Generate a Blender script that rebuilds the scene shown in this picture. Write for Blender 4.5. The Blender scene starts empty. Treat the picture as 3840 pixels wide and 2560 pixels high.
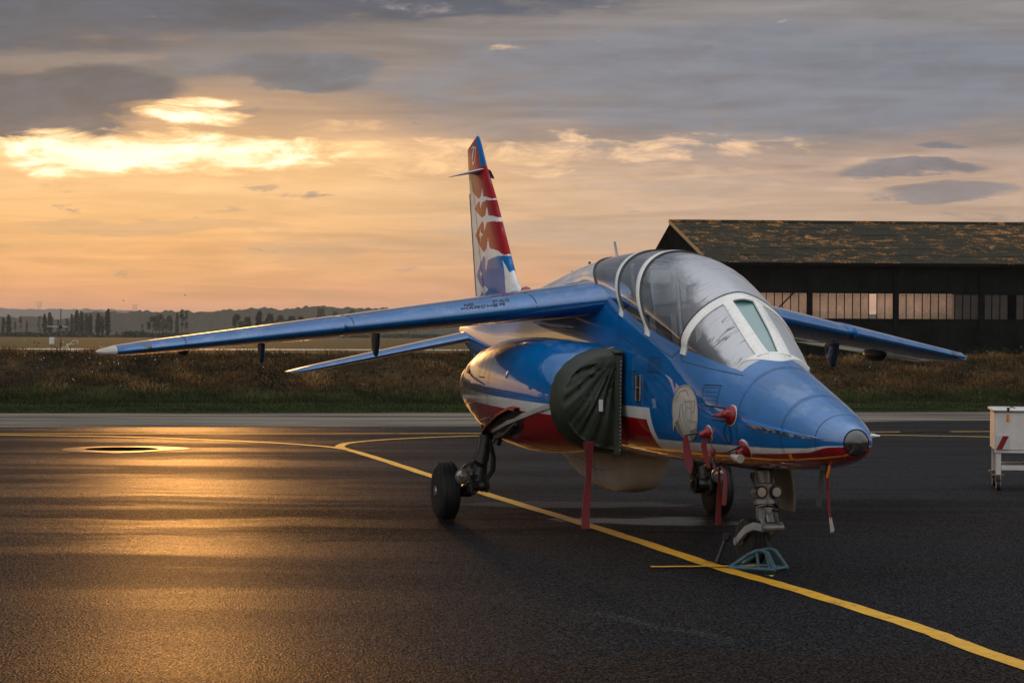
import bpy, math, random
import numpy as np
from math import sin, cos, pi, radians, sqrt, atan2, asin, exp
from mathutils import Vector, Matrix, noise as mnoise

sc = bpy.context.scene
rng = random.Random(7)
COL = sc.collection

# ------------------------------------------------------------------ camera
CAM_H = 1.8
cam_d = bpy.data.cameras.new("camera")
cam = bpy.data.objects.new("camera", cam_d)
COL.objects.link(cam)
cam_d.sensor_width = 36.0
cam_d.lens = 77.25
cam_d.clip_start = 0.1
cam_d.clip_end = 30000
_d, _r = 24 / 8240.0, radians(0.3)
_rt = Vector((1, 0, 0)); _up = Vector((0, sin(_d), cos(_d))); _fw = Vector((0, cos(_d), -sin(_d)))
_R = _rt * cos(_r) + _up * sin(_r); _U = -_rt * sin(_r) + _up * cos(_r)
cam.matrix_world = Matrix(((_R.x, _U.x, -_fw.x, 0), (_R.y, _U.y, -_fw.y, 0), (_R.z, _U.z, -_fw.z, CAM_H), (0, 0, 0, 1)))
sc.camera = cam

# ------------------------------------------------------------------ colour view
sc.view_settings.view_transform = 'Standard'
sc.view_settings.look = 'None'
sc.view_settings.exposure = 0.28
sc.view_settings.gamma = 1.0
sc.view_settings.use_curve_mapping = False
sc.render.engine = 'CYCLES'
cy = sc.cycles
cy.use_denoising = True
cy.max_bounces = 8
cy.diffuse_bounces = 3
cy.glossy_bounces = 4
cy.transmission_bounces = 6
cy.transparent_max_bounces = 12
cy.volume_bounces = 0
cy.sample_clamp_indirect = 6.0
cy.sample_clamp_direct = 3.0
cy.caustics_reflective = False
cy.caustics_refractive = False


def lin(r, g, b, k=1.0):
    def f(c):
        c /= 255.0
        return c / 12.92 if c <= 0.04045 else ((c + 0.055) / 1.055) ** 2.4
    return (f(r) * k, f(g) * k, f(b) * k)


# ------------------------------------------------------------------ node helper
class NT:
    def __init__(s, tree):
        s.t = tree; s.n = tree.nodes; s.l = tree.links

    def node(s, kind, **kw):
        n = s.n.new(kind)
        for k, v in kw.items():
            setattr(n, k, v)
        return n

    def put(s, sock, v):
        if isinstance(v, bpy.types.NodeSocket):
            s.l.new(v, sock)
        elif v is not None:
            if sock.type == 'RGBA' and isinstance(v, (tuple, list)) and len(v) == 3:
                v = (*v, 1.0)
            sock.default_value = v

    def m(s, op, a, b=None, c=None, clamp=False):
        n = s.node('ShaderNodeMath', operation=op, use_clamp=clamp)
        for i, v in enumerate((a, b, c)):
            if v is not None:
                s.put(n.inputs[i], v)
        return n.outputs[0]

    def vm(s, op, a, b=None):
        n = s.node('ShaderNodeVectorMath', operation=op)
        s.put(n.inputs[0], a)
        if b is not None:
            s.put(n.inputs[1], b)
        return n.outputs[0]

    def mix(s, f, a, b, mode='MIX'):
        n = s.node('ShaderNodeMix', data_type='RGBA', blend_type=mode)
        s.put(n.inputs[0], f); s.put(n.inputs[6], a); s.put(n.inputs[7], b)
        return n.outputs[2]

    def ss(s, x, lo, hi, a=0.0, b=1.0):
        n = s.node('ShaderNodeMapRange', interpolation_type='SMOOTHSTEP')
        s.put(n.inputs[0], x); s.put(n.inputs[1], lo); s.put(n.inputs[2], hi); s.put(n.inputs[3], a); s.put(n.inputs[4], b)
        return n.outputs[0]

    def mr(s, x, lo, hi, a=0.0, b=1.0):
        n = s.node('ShaderNodeMapRange')
        s.put(n.inputs[0], x); s.put(n.inputs[1], lo); s.put(n.inputs[2], hi); s.put(n.inputs[3], a); s.put(n.inputs[4], b)
        return n.outputs[0]

    def ramp(s, x, stops, interp='LINEAR'):
        n = s.node('ShaderNodeValToRGB')
        cr = n.color_ramp; cr.interpolation = interp
        while len(cr.elements) < len(stops):
            cr.elements.new(0.5)
        for e, (p, c) in zip(cr.elements, stops):
            e.position = p; e.color = (*c, 1.0)
        s.put(n.inputs[0], x)
        return n.outputs[0]

    def noise(s, vec, scale=1.0, detail=3.0, rough=0.55, dist=0.0, out=0):
        n = s.node('ShaderNodeTexNoise')
        if vec is not None:
            s.put(n.inputs['Vector'], vec)
        s.put(n.inputs['Scale'], scale); s.put(n.inputs['Detail'], detail)
        s.put(n.inputs['Roughness'], rough); s.put(n.inputs['Distortion'], dist)
        return n.outputs[out]

    def scale(s, vec, sx, sy, sz):
        return s.vm('MULTIPLY', vec, (sx, sy, sz))

    def sep(s, vec):
        n = s.node('ShaderNodeSeparateXYZ'); s.put(n.inputs[0], vec)
        return n.outputs

    def comb(s, x, y, z):
        n = s.node('ShaderNodeCombineXYZ')
        s.put(n.inputs[0], x); s.put(n.inputs[1], y); s.put(n.inputs[2], z)
        return n.outputs[0]

    def bump(s, h, strength, dist=0.01):
        n = s.node('ShaderNodeBump')
        s.put(n.inputs['Strength'], strength); s.put(n.inputs['Distance'], dist); s.put(n.inputs['Height'], h)
        return n.outputs[0]


# ------------------------------------------------------------------ world: cloudy dawn sky over a clear-sky base
SUN_AZ, SUN_EL = radians(-8.6), radians(4.9)      # azimuth from +Y towards +X
world = bpy.data.worlds.new("World")
sc.world = world
world.use_nodes = True
w = NT(world.node_tree)
w.n.clear()
w_out = w.node('ShaderNodeOutputWorld')
w_bg = w.node('ShaderNodeBackground')
tc = w.node('ShaderNodeTexCoord').outputs['Generated']
dv = w.vm('NORMALIZE', tc)
dx, dy, dz = w.sep(dv)
DEG = 180 / pi
az = w.m('MULTIPLY', w.m('ARCTAN2', dx, dy), DEG)
el0 = w.m('MULTIPLY', w.m('ARCSINE', dz), DEG)
# warp the angles a little so that cloud edges are ragged and drawn out sideways
wn1 = w.noise(w.scale(dv, 9, 9, 60), 1.0, 5.0, 0.6)
wn2 = w.noise(w.vm('ADD', w.scale(dv, 14, 14, 75), (5.2, 1.3, 7.7)), 1.0, 6.0, 0.62)
wl = w.m('SUBTRACT', wn1, 0.5)
wf = w.m('SUBTRACT', wn2, 0.5)
el = w.m('ADD', el0, w.m('ADD', w.m('MULTIPLY', wl, 1.3), w.m('MULTIPLY', wf, 1.1)))
azw = w.m('ADD', az, w.m('MULTIPLY', wf, 7.0))
elc = w.m('MAXIMUM', el, 0.0)
t_el = w.m('POWER', w.m('DIVIDE', elc, 90.0), 0.5)          # sqrt scale: more stops near the horizon


def st(e):
    return (e / 90.0) ** 0.5


ZEN = [(st(18), (.125, .145, .175)), (st(30), (.17, .195, .23)), (st(50), (.50, .53, .58)), (1.0, (1.0, 1.03, 1.1))]
def lk(r, g, b):
    c = lin(r, g, b, .84)
    return (c[0], c[1] * .955, c[2] * .95)


left = w.ramp(t_el, [(st(0), lk(214, 142, 94)), (st(.8), lk(234, 158, 99)), (st(1.6), lk(238, 174, 106)), (st(2.8), lk(240, 186, 120)),
                     (st(3.8), lk(252, 208, 145)), (st(4.6), lk(240, 196, 142)), (st(5.5), lk(160, 138, 124)), (st(6.4), lk(134, 124, 119)),
                     (st(7.6), lk(116, 112, 113)), (st(9), lk(92, 99, 108)), (st(12), lk(94, 102, 112))] + ZEN)
right = w.ramp(t_el, [(st(0), lk(200, 144, 112)), (st(.8), lk(214, 158, 124)), (st(1.6), lk(204, 160, 131)), (st(2.8), lk(198, 173, 150)),
                      (st(3.9), lk(197, 170, 148)), (st(4.7), lk(176, 156, 144)), (st(5.4), lk(138, 136, 139)), (st(7), lk(133, 134, 139)),
                      (st(9), lk(140, 140, 143)), (st(12), lk(112, 117, 125))] + ZEN)
away = w.ramp(t_el, [(st(0), (1.15, .55, .20)), (st(2.5), (1.2, .63, .26)), (st(5), (.95, .58, .33)), (st(8), (.42, .38, .37)),
                     (st(12), (.55, .56, .58)), (st(18), (.72, .73, .75)), (st(25), (.74, .76, .79))] + [(st(36), (.84, .86, .90)), (st(50), (.95, .98, 1.04)), (1.0, (1.0, 1.03, 1.1))])
col = w.mix(w.ss(azw, -11.0, 7.0), left, right)
# away from the sun the band of light along the horizon goes on, without the bright gap
sdot = w.m('ARCCOSINE', w.m('ADD', w.m('MULTIPLY', dx, sin(SUN_AZ)), w.m('MULTIPLY', dy, cos(SUN_AZ)), clamp=False))
sdeg = w.m('MULTIPLY', sdot, DEG)
col = w.mix(w.ss(sdeg, 45.0, 95.0), col, away)

# streaks of thinner and thicker cloud
st1 = w.noise(w.scale(dv, 10, 10, 130), 1.0, 5.0, 0.6, 0.6)
st2 = w.noise(w.vm('ADD', w.scale(dv, 20, 20, 120), (3.1, 9.4, 2.0)), 1.0, 7.0, 0.62, 0.4)
shade = w.m('ADD', w.ss(st1, 0.3, 0.72, 0.82, 1.16), w.m('MULTIPLY', w.m('SUBTRACT', st2, 0.5), 0.42))
shade_hi = w.m('ADD', 1.0, w.m('MULTIPLY', w.m('SUBTRACT', shade, 1.0), w.ss(el0, 30.0, 60.0, 1.0, 0.4)))
col = w.mix(1.0, col, w.comb(shade_hi, shade_hi, shade_hi), 'MULTIPLY')


def blob(a0, e0, ra, re, soft, warp_a=3.0, warp_e=0.75):
    """0..1 mask of an uneven patch of cloud at azimuth a0, elevation e0 (degrees)."""
    a = w.m('DIVIDE', w.m('SUBTRACT', w.m('ADD', az, w.m('MULTIPLY', wf, warp_a)), a0), ra)
    e = w.m('DIVIDE', w.m('SUBTRACT', w.m('ADD', el0, w.m('ADD', w.m('MULTIPLY', wl, warp_e * 1.5), w.m('MULTIPLY', wf, warp_e * 1.2))), e0), re)
    r = w.m('ADD', w.m('MULTIPLY', a, a), w.m('MULTIPLY', e, e))
    return w.ss(r, 1.0 + soft, max(0.0, 1.0 - soft), 0.0, 1.0)


def faz(F):
    return (F - 1920) / 8240.0 * DEG


def fel(F, x=1920):
    return (1256 + 0.0052 * (x - 1920) - F) / 8240.0 * DEG


cn = w.noise(w.vm('ADD', w.scale(dv, 30, 30, 115), (1.7, 4.1, 8.3)), 1.0, 9.0, 0.64, 0.5)
def deg(px):
    return px / 8240 * DEG


# warm lit fringe below the grey deck
for (X, Y, rx, ry, k, c) in [(2300, 548, 1150, 60, 0.8, (252, 206, 160)), (3000, 650, 800, 70, 0.4, (228, 188, 152)), (1500, 610, 900, 95, 0.75, (252, 208, 156)), (1180, 470, 420, 40, 0.6, (238, 190, 140))]:
    bm_ = blob(faz(X), fel(Y, X), deg(rx), deg(ry), 0.95)
    v = w.m('ADD', w.m('MULTIPLY', cn, 0.9), w.m('MULTIPLY', bm_, 0.34))
    col = w.mix(w.m('MULTIPLY', w.ss(v, 0.71, 0.92), k), col, lin(*c))
g3 = blob(faz(640), fel(600, 640), deg(1100), deg(240), 0.97, 3.0, 0.5)
col = w.mix(w.m('MULTIPLY', g3, 0.34), col, lin(250, 190, 122, .9))
# grey and slate cloud masses with torn edges
for (X, Y, rx, ry, k, c, sf) in [(1050, -60, 1350, 160, 0.95, (62, 76, 92), 0.9), (200, 60, 800, 150, 0.85, (74, 84, 97), 0.9), (2900, 300, 1300, 190, 0.5, (118, 124, 135), 0.9),
                                 (430, 345, 270, 84, 0.97, (86, 87, 95), 0.75), (120, 430, 420, 120, 0.97, (90, 88, 94), 0.75), (250, 515, 200, 46, 0.8, (112, 98, 95), 0.8),
                                 (1130, 285, 290, 70, 0.95, (98, 103, 112), 0.75), (650, 270, 170, 36, 0.6, (110, 107, 108), 0.8), (900, 200, 280, 100, 0.45, (108, 110, 115), 0.9),
                                 (3500, 735, 260, 34, 0.8, (130, 122, 124), 0.9), (3450, 645, 250, 26, 0.85, (118, 113, 118), 0.9), (3510, 568, 90, 20, 0.8, (114, 112, 118), 0.9),
                                 (600, 862, 520, 28, 0.4, (196, 150, 112), 0.9), (2700, 690, 500, 28, 0.4, (184, 156, 138), 0.9), (1500, 930, 500, 40, 0.35, (192, 152, 120), 0.9), (2100, 870, 500, 40, 0.35, (178, 156, 138), 0.9)]:
    b = blob(faz(X), fel(Y, X), deg(rx), deg(ry), sf)
    v = w.m('ADD', w.m('MULTIPLY', w.m('ADD', w.m('MULTIPLY', cn, .6), w.m('MULTIPLY', wn2, .6)), 1.0), w.m('MULTIPLY', b, 0.50))
    tx = w.ss(cn, 0.30, 0.68, 0.80, 1.22)
    col = w.mix(w.m('MULTIPLY', w.ss(v, 0.70, 1.05), k), col, w.mix(1.0, tuple(q_ * h_ for q_, h_ in zip(lin(*c, .9), (.78, .92, 1.06))), w.comb(tx, tx, tx), 'MULTIPLY'))
# the gap in the cloud where the sun burns through: torn white edges in an orange glow
g1 = blob(faz(600), fel(585, 600), deg(760), deg(84), 0.95, 3.0, 0.5)
g2 = blob(faz(740), fel(440, 740), deg(260), deg(46), 0.9, 3.0, 0.5)
G = w.m('MAXIMUM', g1, w.m('MULTIPLY', g2, 0.9))
v = w.m('ADD', w.m('MULTIPLY', w.m('ADD', w.m('MULTIPLY', cn, .7), w.m('MULTIPLY', wn2, .3)), 1.35), w.m('MULTIPLY', G, 0.46))
col = w.mix(w.m('MULTIPLY', w.ss(v, 0.86, 1.06), 0.85), col, (1.05, .66, .30))
col = w.mix(w.ss(v, 0.98, 1.20), col, (1.25, 1.10, .80))
core = w.m('MULTIPLY', w.ss(v, 1.10, 1.30), w.ss(sdeg, 4.5, 1.0))
col = w.mix(core, col, (2.0, 1.6, 1.0))
# clear-sky scatter behind the cloud deck
sky_t = w.node('ShaderNodeTexSky', sky_type='NISHITA')
sky_t.sun_disc = False
sky_t.sun_elevation = SUN_EL
sky_t.sun_rotation = SUN_AZ
clear = w.mix(1.0, sky_t.outputs[0], (0.06, 0.06, 0.06), 'MULTIPLY')
col = w.mix(0.96, clear, col)
below = w.ss(el0, -0.3, -2.5)
col = w.mix(below, col, lin(70, 62, 58))
w.put(w_bg.inputs['Color'], col)
w_bg.inputs['Strength'].default_value = 1.0
w.l.new(w_bg.outputs[0], w_out.inputs[0])

# ------------------------------------------------------------------ sun, veiled by cloud
sun_d = bpy.data.lights.new("sun", 'SUN')
sun = bpy.data.objects.new("sun", sun_d)
COL.objects.link(sun)
sun_d.energy = 0.7
sun_d.angle = radians(3.2)
sun_d.color = (1.0, 0.44, 0.11)
_sv = Vector((sin(SUN_AZ) * cos(SUN_EL), cos(SUN_AZ) * cos(SUN_EL), sin(SUN_EL)))
sun.rotation_euler = _sv.to_track_quat('Z', 'Y').to_euler()
sun.location = (0, 0, 50)


# ------------------------------------------------------------------ mesh builder
class MB:
    def __init__(s):
        s.v = []; s.f = []; s.mi = []

    def add(s, vs, fs, mi=0):
        o = len(s.v)
        s.v.extend([tuple(p) for p in vs])
        s.f.extend([tuple(i + o for i in f) for f in fs])
        s.mi.extend([mi] * len(fs))
        return s

    def grid(s, rows, closed=False, flip=False, mi=0):
        """rows: list of equal-length point lists."""
        n = len(rows[0]); vs = [p for r in rows for p in r]; fs = []
        for i in range(len(rows) - 1):
            for j in range(n if closed else n - 1):
                k = (j + 1) % n
                q = (i * n + j, i * n + k, (i + 1) * n + k, (i + 1) * n + j)
                fs.append(q[::-1] if flip else q)
        return s.add(vs, fs, mi)

    def loft(s, rings, cap0=True, cap1=True, mi=0):
        s.grid(rings, closed=True, mi=mi)
        n = len(rings[0])
        if cap0:
            s.add(rings[0], [tuple(range(n))[::-1]], mi)
        if cap1:
            s.add(rings[-1], [tuple(range(n))], mi)
        return s

    def tube(s, pts, r, n=8, cap=True, mi=0):
        pts = [Vector(p) for p in pts]
        if not isinstance(r, (list, tuple)):
            r = [r] * len(pts)
        rings = []; ref = None
        for i, p in enumerate(pts):
            a = pts[max(i - 1, 0)]; b = pts[min(i + 1, len(pts) - 1)]
            t = (b - a).normalized()
            if ref is None:
                ref = Vector((0, 0, 1)) if abs(t.z) < 0.9 else Vector((1, 0, 0))
            u = (ref - t * ref.dot(t)).normalized(); ref = u
            q = t.cross(u)
            rings.append([p + (u * cos(2 * pi * k / n) + q * sin(2 * pi * k / n)) * r[i] for k in range(n)])
        return s.loft(rings, cap, cap, mi)

    def box(s, c, size, rot=None, mi=0, bev=0.0):
        hx, hy, hz = [k / 2 for k in size]
        if bev > 0:
            b = min(bev, hx * .9, hy * .9, hz * .9)
            rings = []
            for z, i in ((-hz, b), (-hz + b, 0), (hz - b, 0), (hz, b)):
                X, Y = hx - i, hy - i
                e = b if i == 0 else b * 0.6
                rings.append([(X - e, -Y, z), (X, -Y + e, z), (X, Y - e, z), (X - e, Y, z), (-X + e, Y, z), (-X, Y - e, z), (-X, -Y + e, z), (-X + e, -Y, z)])
            P = rings
            if rot is not None:
                P = [[tuple(rot @ Vector(p)) for p in r] for r in P]
            P = [[(p[0] + c[0], p[1] + c[1], p[2] + c[2]) for p in r] for r in P]
            return s.loft(P, True, True, mi)
        vs = [Vector((x, y, z)) for z in (-hz, hz) for y in (-hy, hy) for x in (-hx, hx)]
        if rot is not None:
            vs = [rot @ v for v in vs]
        vs = [v + Vector(c) for v in vs]
        return s.add(vs, [(0, 2, 3, 1), (4, 5, 7, 6), (0, 1, 5, 4), (2, 6, 7, 3), (0, 4, 6, 2), (1, 3, 7, 5)], mi)

    def lathe(s, origin, axis, prof, n=20, mi=0, cap=True):
        """prof: list of (distance along axis, radius)."""
        o = Vector(origin); a = Vector(axis).normalized()
        ref = Vector((0, 0, 1)) if abs(a.z) < 0.9 else Vector((1, 0, 0))
        u = (ref - a * ref.dot(a)).normalized(); q = a.cross(u)
        rings = [[o + a * d + (u * cos(2 * pi * k / n) + q * sin(2 * pi * k / n)) * max(r, 1e-4) for k in range(n)] for d, r in prof]
        return s.loft(rings, cap, cap, mi)

    def ball(s, c, r, n=10, m=6, mi=0):
        if not isinstance(r, (list, tuple)):
            r = (r, r, r)
        rings = []
        for i in range(m + 1):
            ph = -pi / 2 + pi * i / m
            cr = max(cos(ph), 1e-3)
            rings.append([(c[0] + r[0] * cr * cos(2 * pi * k / n), c[1] + r[1] * cr * sin(2 * pi * k / n), c[2] + r[2] * sin(ph)) for k in range(n)])
        return s.loft(rings, True, True, mi)

    def build(s, name, mats, parent=None, smooth=True, angle=35, loc=None, **props):
        me = bpy.data.meshes.new(name)
        me.from_pydata(s.v, [], s.f)
        if not isinstance(mats, (list, tuple)):
            mats = [mats]
        for m_ in mats:
            me.materials.append(m_)
        if any(s.mi):
            me.polygons.foreach_set('material_index', s.mi)
        me.validate()
        if smooth:
            me.polygons.foreach_set('use_smooth', [True] * len(me.polygons))
            try:
                me.set_sharp_from_angle(angle=radians(angle))
            except Exception:
                pass
        me.update()
        o = bpy.data.objects.new(name, me)
        COL.objects.link(o)
        if parent is not None:
            o.parent = parent
        if loc is not None:
            o.location = loc
        for k, v in props.items():
            o[k] = v
        return o


def empty(name, loc=(0, 0, 0), rot=(0, 0, 0), **props):
    o = bpy.data.objects.new(name, None)
    COL.objects.link(o)
    o.empty_display_size = 0.3
    o.location = loc; o.rotation_euler = rot
    for k, v in props.items():
        o[k] = v
    return o


def copy_tree(o, parent=None):
    c = o.copy(); COL.objects.link(c)
    if parent is not None:
        c.parent = parent
    for ch in list(o.children):
        copy_tree(ch, c)
    return c


# ------------------------------------------------------------------ materials
MATS = {}


def mat(name, color, rough=0.5, metal=0.0, coat=0.0, coat_rough=0.03, spec=0.5, vary=0.0, vscale=6.0, bump=0.0, bscale=40.0, emit=None, sheen=0.0):
    m_ = bpy.data.materials.new(name); m_.use_nodes = True
    t = NT(m_.node_tree); b = m_.node_tree.nodes['Principled BSDF']
    b.inputs['Roughness'].default_value = rough
    b.inputs['Metallic'].default_value = metal
    b.inputs['Coat Weight'].default_value = coat
    b.inputs['Coat Roughness'].default_value = coat_rough
    b.inputs['Specular IOR Level'].default_value = spec
    if sheen:
        b.inputs['Sheen Weight'].default_value = sheen
    tcn = t.node('ShaderNodeTexCoord').outputs['Object']
    if vary > 0:
        n = t.noise(tcn, vscale, 5, 0.6)
        f = t.ss(n, 0.3, 0.7, 1 - vary, 1 + vary)
        t.put(b.inputs['Base Color'], t.mix(1.0, color, t.comb(f, f, f), 'MULTIPLY'))
        t.put(b.inputs['Roughness'], t.mr(n, 0.3, 0.7, max(0, rough - 0.12 * (vary > 0)), min(1, rough + 0.12)))
    else:
        t.put(b.inputs['Base Color'], color)
    if bump > 0:
        t.put(b.inputs['Normal'], t.bump(t.noise(tcn, bscale, 4, 0.6), bump, 0.01))
    MATS[name] = m_
    return m_


BLUE = (0.0001, 0.122, 0.37)
RED = lin(150, 12, 20)
WHITE = (0.72, 0.71, 0.68)


def gloss(m_, t, b, colsock, bumpy=True):
    """waxed aircraft paint with droplets: colour under a clear coat that mirrors the sky"""
    obj = t.node('ShaderNodeTexCoord').outputs['Object']
    n = t.noise(obj, 3.0, 4, 0.6)
    gr = t.noise(t.scale(obj, 9.0, 1.4, 5.0), 1.0, 5, 0.65)          # faint streaks of grime along the airflow
    f = t.m('MULTIPLY', t.ss(n, 0.25, 0.75, 0.88, 1.06), t.ss(gr, 0.30, 0.55, 0.82, 1.03))
    base = t.mix(1.0, colsock, t.comb(f, f, f), 'MULTIPLY')
    # dew that has dried in patches on faces that look up
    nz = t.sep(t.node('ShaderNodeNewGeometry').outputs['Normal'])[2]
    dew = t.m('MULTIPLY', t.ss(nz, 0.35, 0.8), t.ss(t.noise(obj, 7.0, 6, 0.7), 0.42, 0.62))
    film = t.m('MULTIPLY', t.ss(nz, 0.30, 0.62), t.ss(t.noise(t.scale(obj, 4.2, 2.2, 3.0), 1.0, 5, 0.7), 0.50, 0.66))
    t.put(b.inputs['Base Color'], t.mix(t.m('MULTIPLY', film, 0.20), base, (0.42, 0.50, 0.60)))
    t.put(b.inputs['Roughness'], t.mr(dew, 0, 1, 0.28, 0.5))
    b.inputs['Specular IOR Level'].default_value = 0.05
    b.inputs['Coat Weight'].default_value = 1.0
    t.put(b.inputs['Coat Roughness'], t.mr(dew, 0, 1, 0.010, 0.05))
    b.inputs['Coat IOR'].default_value = 2.05
    if bumpy:
        wav = t.noise(t.scale(obj, 1.0, 0.6, 1.0), 2.2, 2, 0.5)
        drops = t.node('ShaderNodeTexVoronoi'); t.put(drops.inputs['Vector'], obj); drops.inputs['Scale'].default_value = 55
        dr = t.m('MULTIPLY', t.ss(drops.outputs['Distance'], 0.32, 0.12), t.ss(nz, 0.2, 0.6))
        h = t.m('ADD', t.m('MULTIPLY', wav, 1.2), t.m('MULTIPLY', dr, 0.16))
        nb = t.bump(h, 0.07, 0.02)
        t.put(b.inputs['Coat Normal'], nb)
        t.put(b.inputs['Normal'], nb)


def new_mat(name):
    m_ = bpy.data.materials.new(name); m_.use_nodes = True
    MATS[name] = m_
    return m_, NT(m_.node_tree), m_.node_tree.nodes['Principled BSDF']


def gloss_plain(name, c):
    m_, t, b = new_mat(name)
    n = t.node('ShaderNodeRGB'); n.outputs[0].default_value = (*c, 1)
    gloss(m_, t, b, n.outputs[0])
    return m_


M_blue = gloss_plain("blue_paint", BLUE)
M_white = gloss_plain("white_paint", WHITE)
M_under = gloss_plain("underside_paint", (0.40, 0.40, 0.40))

# body livery: blue over a white cheat line over red, the line stepping up ahead of the intake
M_livery, t, b = new_mat("livery_paint")
ob = t.node('ShaderNodeTexCoord').outputs['Object']
ox, oy, oz = t.sep(ob)


def fcurve(t, x, pts, vmax=2.0, smax=12.0):
    n = t.node('ShaderNodeFloatCurve')
    c = n.mapping.curves[0]
    while len(c.points) < len(pts):
        c.points.new(0.5, 0.5)
    for p, (a, v) in zip(c.points, pts):
        p.location = (a / smax, v / vmax); p.handle_type = 'VECTOR'
    n.mapping.update()
    t.put(n.inputs['Value'], t.m('DIVIDE', x, smax))
    return t.m('MULTIPLY', n.outputs[0], vmax)


top_line = fcurve(t, oy, [(0, 1.035), (.12, 1.03), (.3, 1.005), (.7, .985), (1.1, .975), (2.7, .952), (2.925, .948), (2.93, 1.205), (3.9, 1.205), (7.5, 1.285), (12, 1.3)])
bot_line = fcurve(t, oy, [(0, 1.03), (.12, 1.02), (.3, .975), (.7, .945), (1.1, .925), (2.7, .868), (2.94, .86), (2.985, .875), (3.01, .90), (3.015, 1.105), (3.9, 1.115), (7.5, 1.18), (12, 1.2)])
w1 = t.ss(t.m('SUBTRACT', oz, top_line), 0.003, -0.003)
w2 = t.ss(t.m('SUBTRACT', oz, bot_line), 0.003, -0.003)
cc = t.mix(w1, BLUE, WHITE)
cc = t.mix(w2, cc, RED)
gloss(M_livery, t, b, cc)

# fin: colours painted as a vertex layer
M_fin, t, b = new_mat("fin_paint")
att = t.node('ShaderNodeAttribute'); att.attribute_name = 'paint'
gloss(M_fin, t, b, att.outputs['Color'])
b.inputs['Coat IOR'].default_value = 1.35; b.inputs['Coat Weight'].default_value = 0.25

M_line = mat("panel_gap", (0.008, 0.012, 0.02), 0.6)
M_grey = mat("grey_metal", (0.20, 0.20, 0.195), 0.38, 0.55, vary=0.25, vscale=9, bump=0.1)
M_steel = mat("bright_steel", (0.6, 0.6, 0.6), 0.2, 1.0)
M_dark = mat("dark_metal", (0.035, 0.036, 0.038), 0.38, 0.4, vary=0.3, vscale=12, bump=0.1)
M_black = mat("black_fitting", (0.012, 0.012, 0.012), 0.45)
M_tyre = mat("tyre_rubber", (0.008, 0.008, 0.008), 0.7, vary=0.3, vscale=14, bump=0.15, bscale=90)
M_lampglass = mat("lamp_glass", (0.30, 0.30, 0.28), 0.10, 0.5, coat=1.0, vary=0.5, vscale=22)
M_matte = mat("matte_black", (0.006, 0.006, 0.006), 1.0, spec=0.0)
M_hub = mat("wheel_alloy", (0.42, 0.42, 0.42), 0.35, 0.7, vary=0.2)
M_redf = mat("red_fabric", lin(106, 7, 12), 0.75, vary=0.25, vscale=10, bump=0.2, bscale=120, sheen=0.3)
M_redp = mat("red_plastic", lin(128, 11, 15), 0.38, vary=0.15)
M_wht = mat("white_enamel", (0.62, 0.60, 0.56), 0.4, coat=0.3, coat_rough=0.15, vary=0.08)
M_frame = mat("frame_paint", (0.76, 0.75, 0.70), 0.35, coat=0.5, coat_rough=0.1, vary=0.07, vscale=12)
M_canvas = mat("green_canvas", (0.022, 0.029, 0.018), 0.5, vary=0.3, vscale=5, bump=0.25, bscale=60, spec=0.35)
M_strap = mat("grey_webbing", (0.30, 0.28, 0.24), 0.7, bump=0.2, bscale=200)
M_seat = mat("seat_fabric", (0.035, 0.035, 0.038), 0.85, vary=0.3)
M_tub = mat("cockpit_black", (0.012, 0.012, 0.013), 0.7)
M_pod = mat("pod_paint", (0.50, 0.48, 0.43), 0.5, coat=0.12, coat_rough=0.3, vary=0.1, vscale=5)
M_lens = mat("lamp_lens", (0.03, 0.032, 0.034), 0.16, coat=1.0, coat_rough=0.02, vary=0.5, vscale=18)
M_chrome = mat("lamp_reflector", (0.75, 0.75, 0.75), 0.08, 1.0)
M_redlens = mat("red_lens", lin(150, 8, 10), 0.15, coat=1.0)
M_teal = mat("teal_tube", (0.030, 0.088, 0.115), 0.5, vary=0.35, vscale=15, bump=0.2)
M_skin = mat("sketch_line", (0.30, 0.28, 0.24), 0.5)
M_cream = mat("emblem_cream", (0.50, 0.47, 0.40), 0.35, coat=0.6, coat_rough=0.03)
M_emb2 = mat("emblem_shadow", (0.22, 0.20, 0.17), 0.4, coat=0.6, coat_rough=0.03)
M_text = mat("stencil_black", (0.01, 0.012, 0.02), 0.5)
M_orange = mat("amber_plastic", lin(240, 130, 10), 0.2, coat=1.0)

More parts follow.
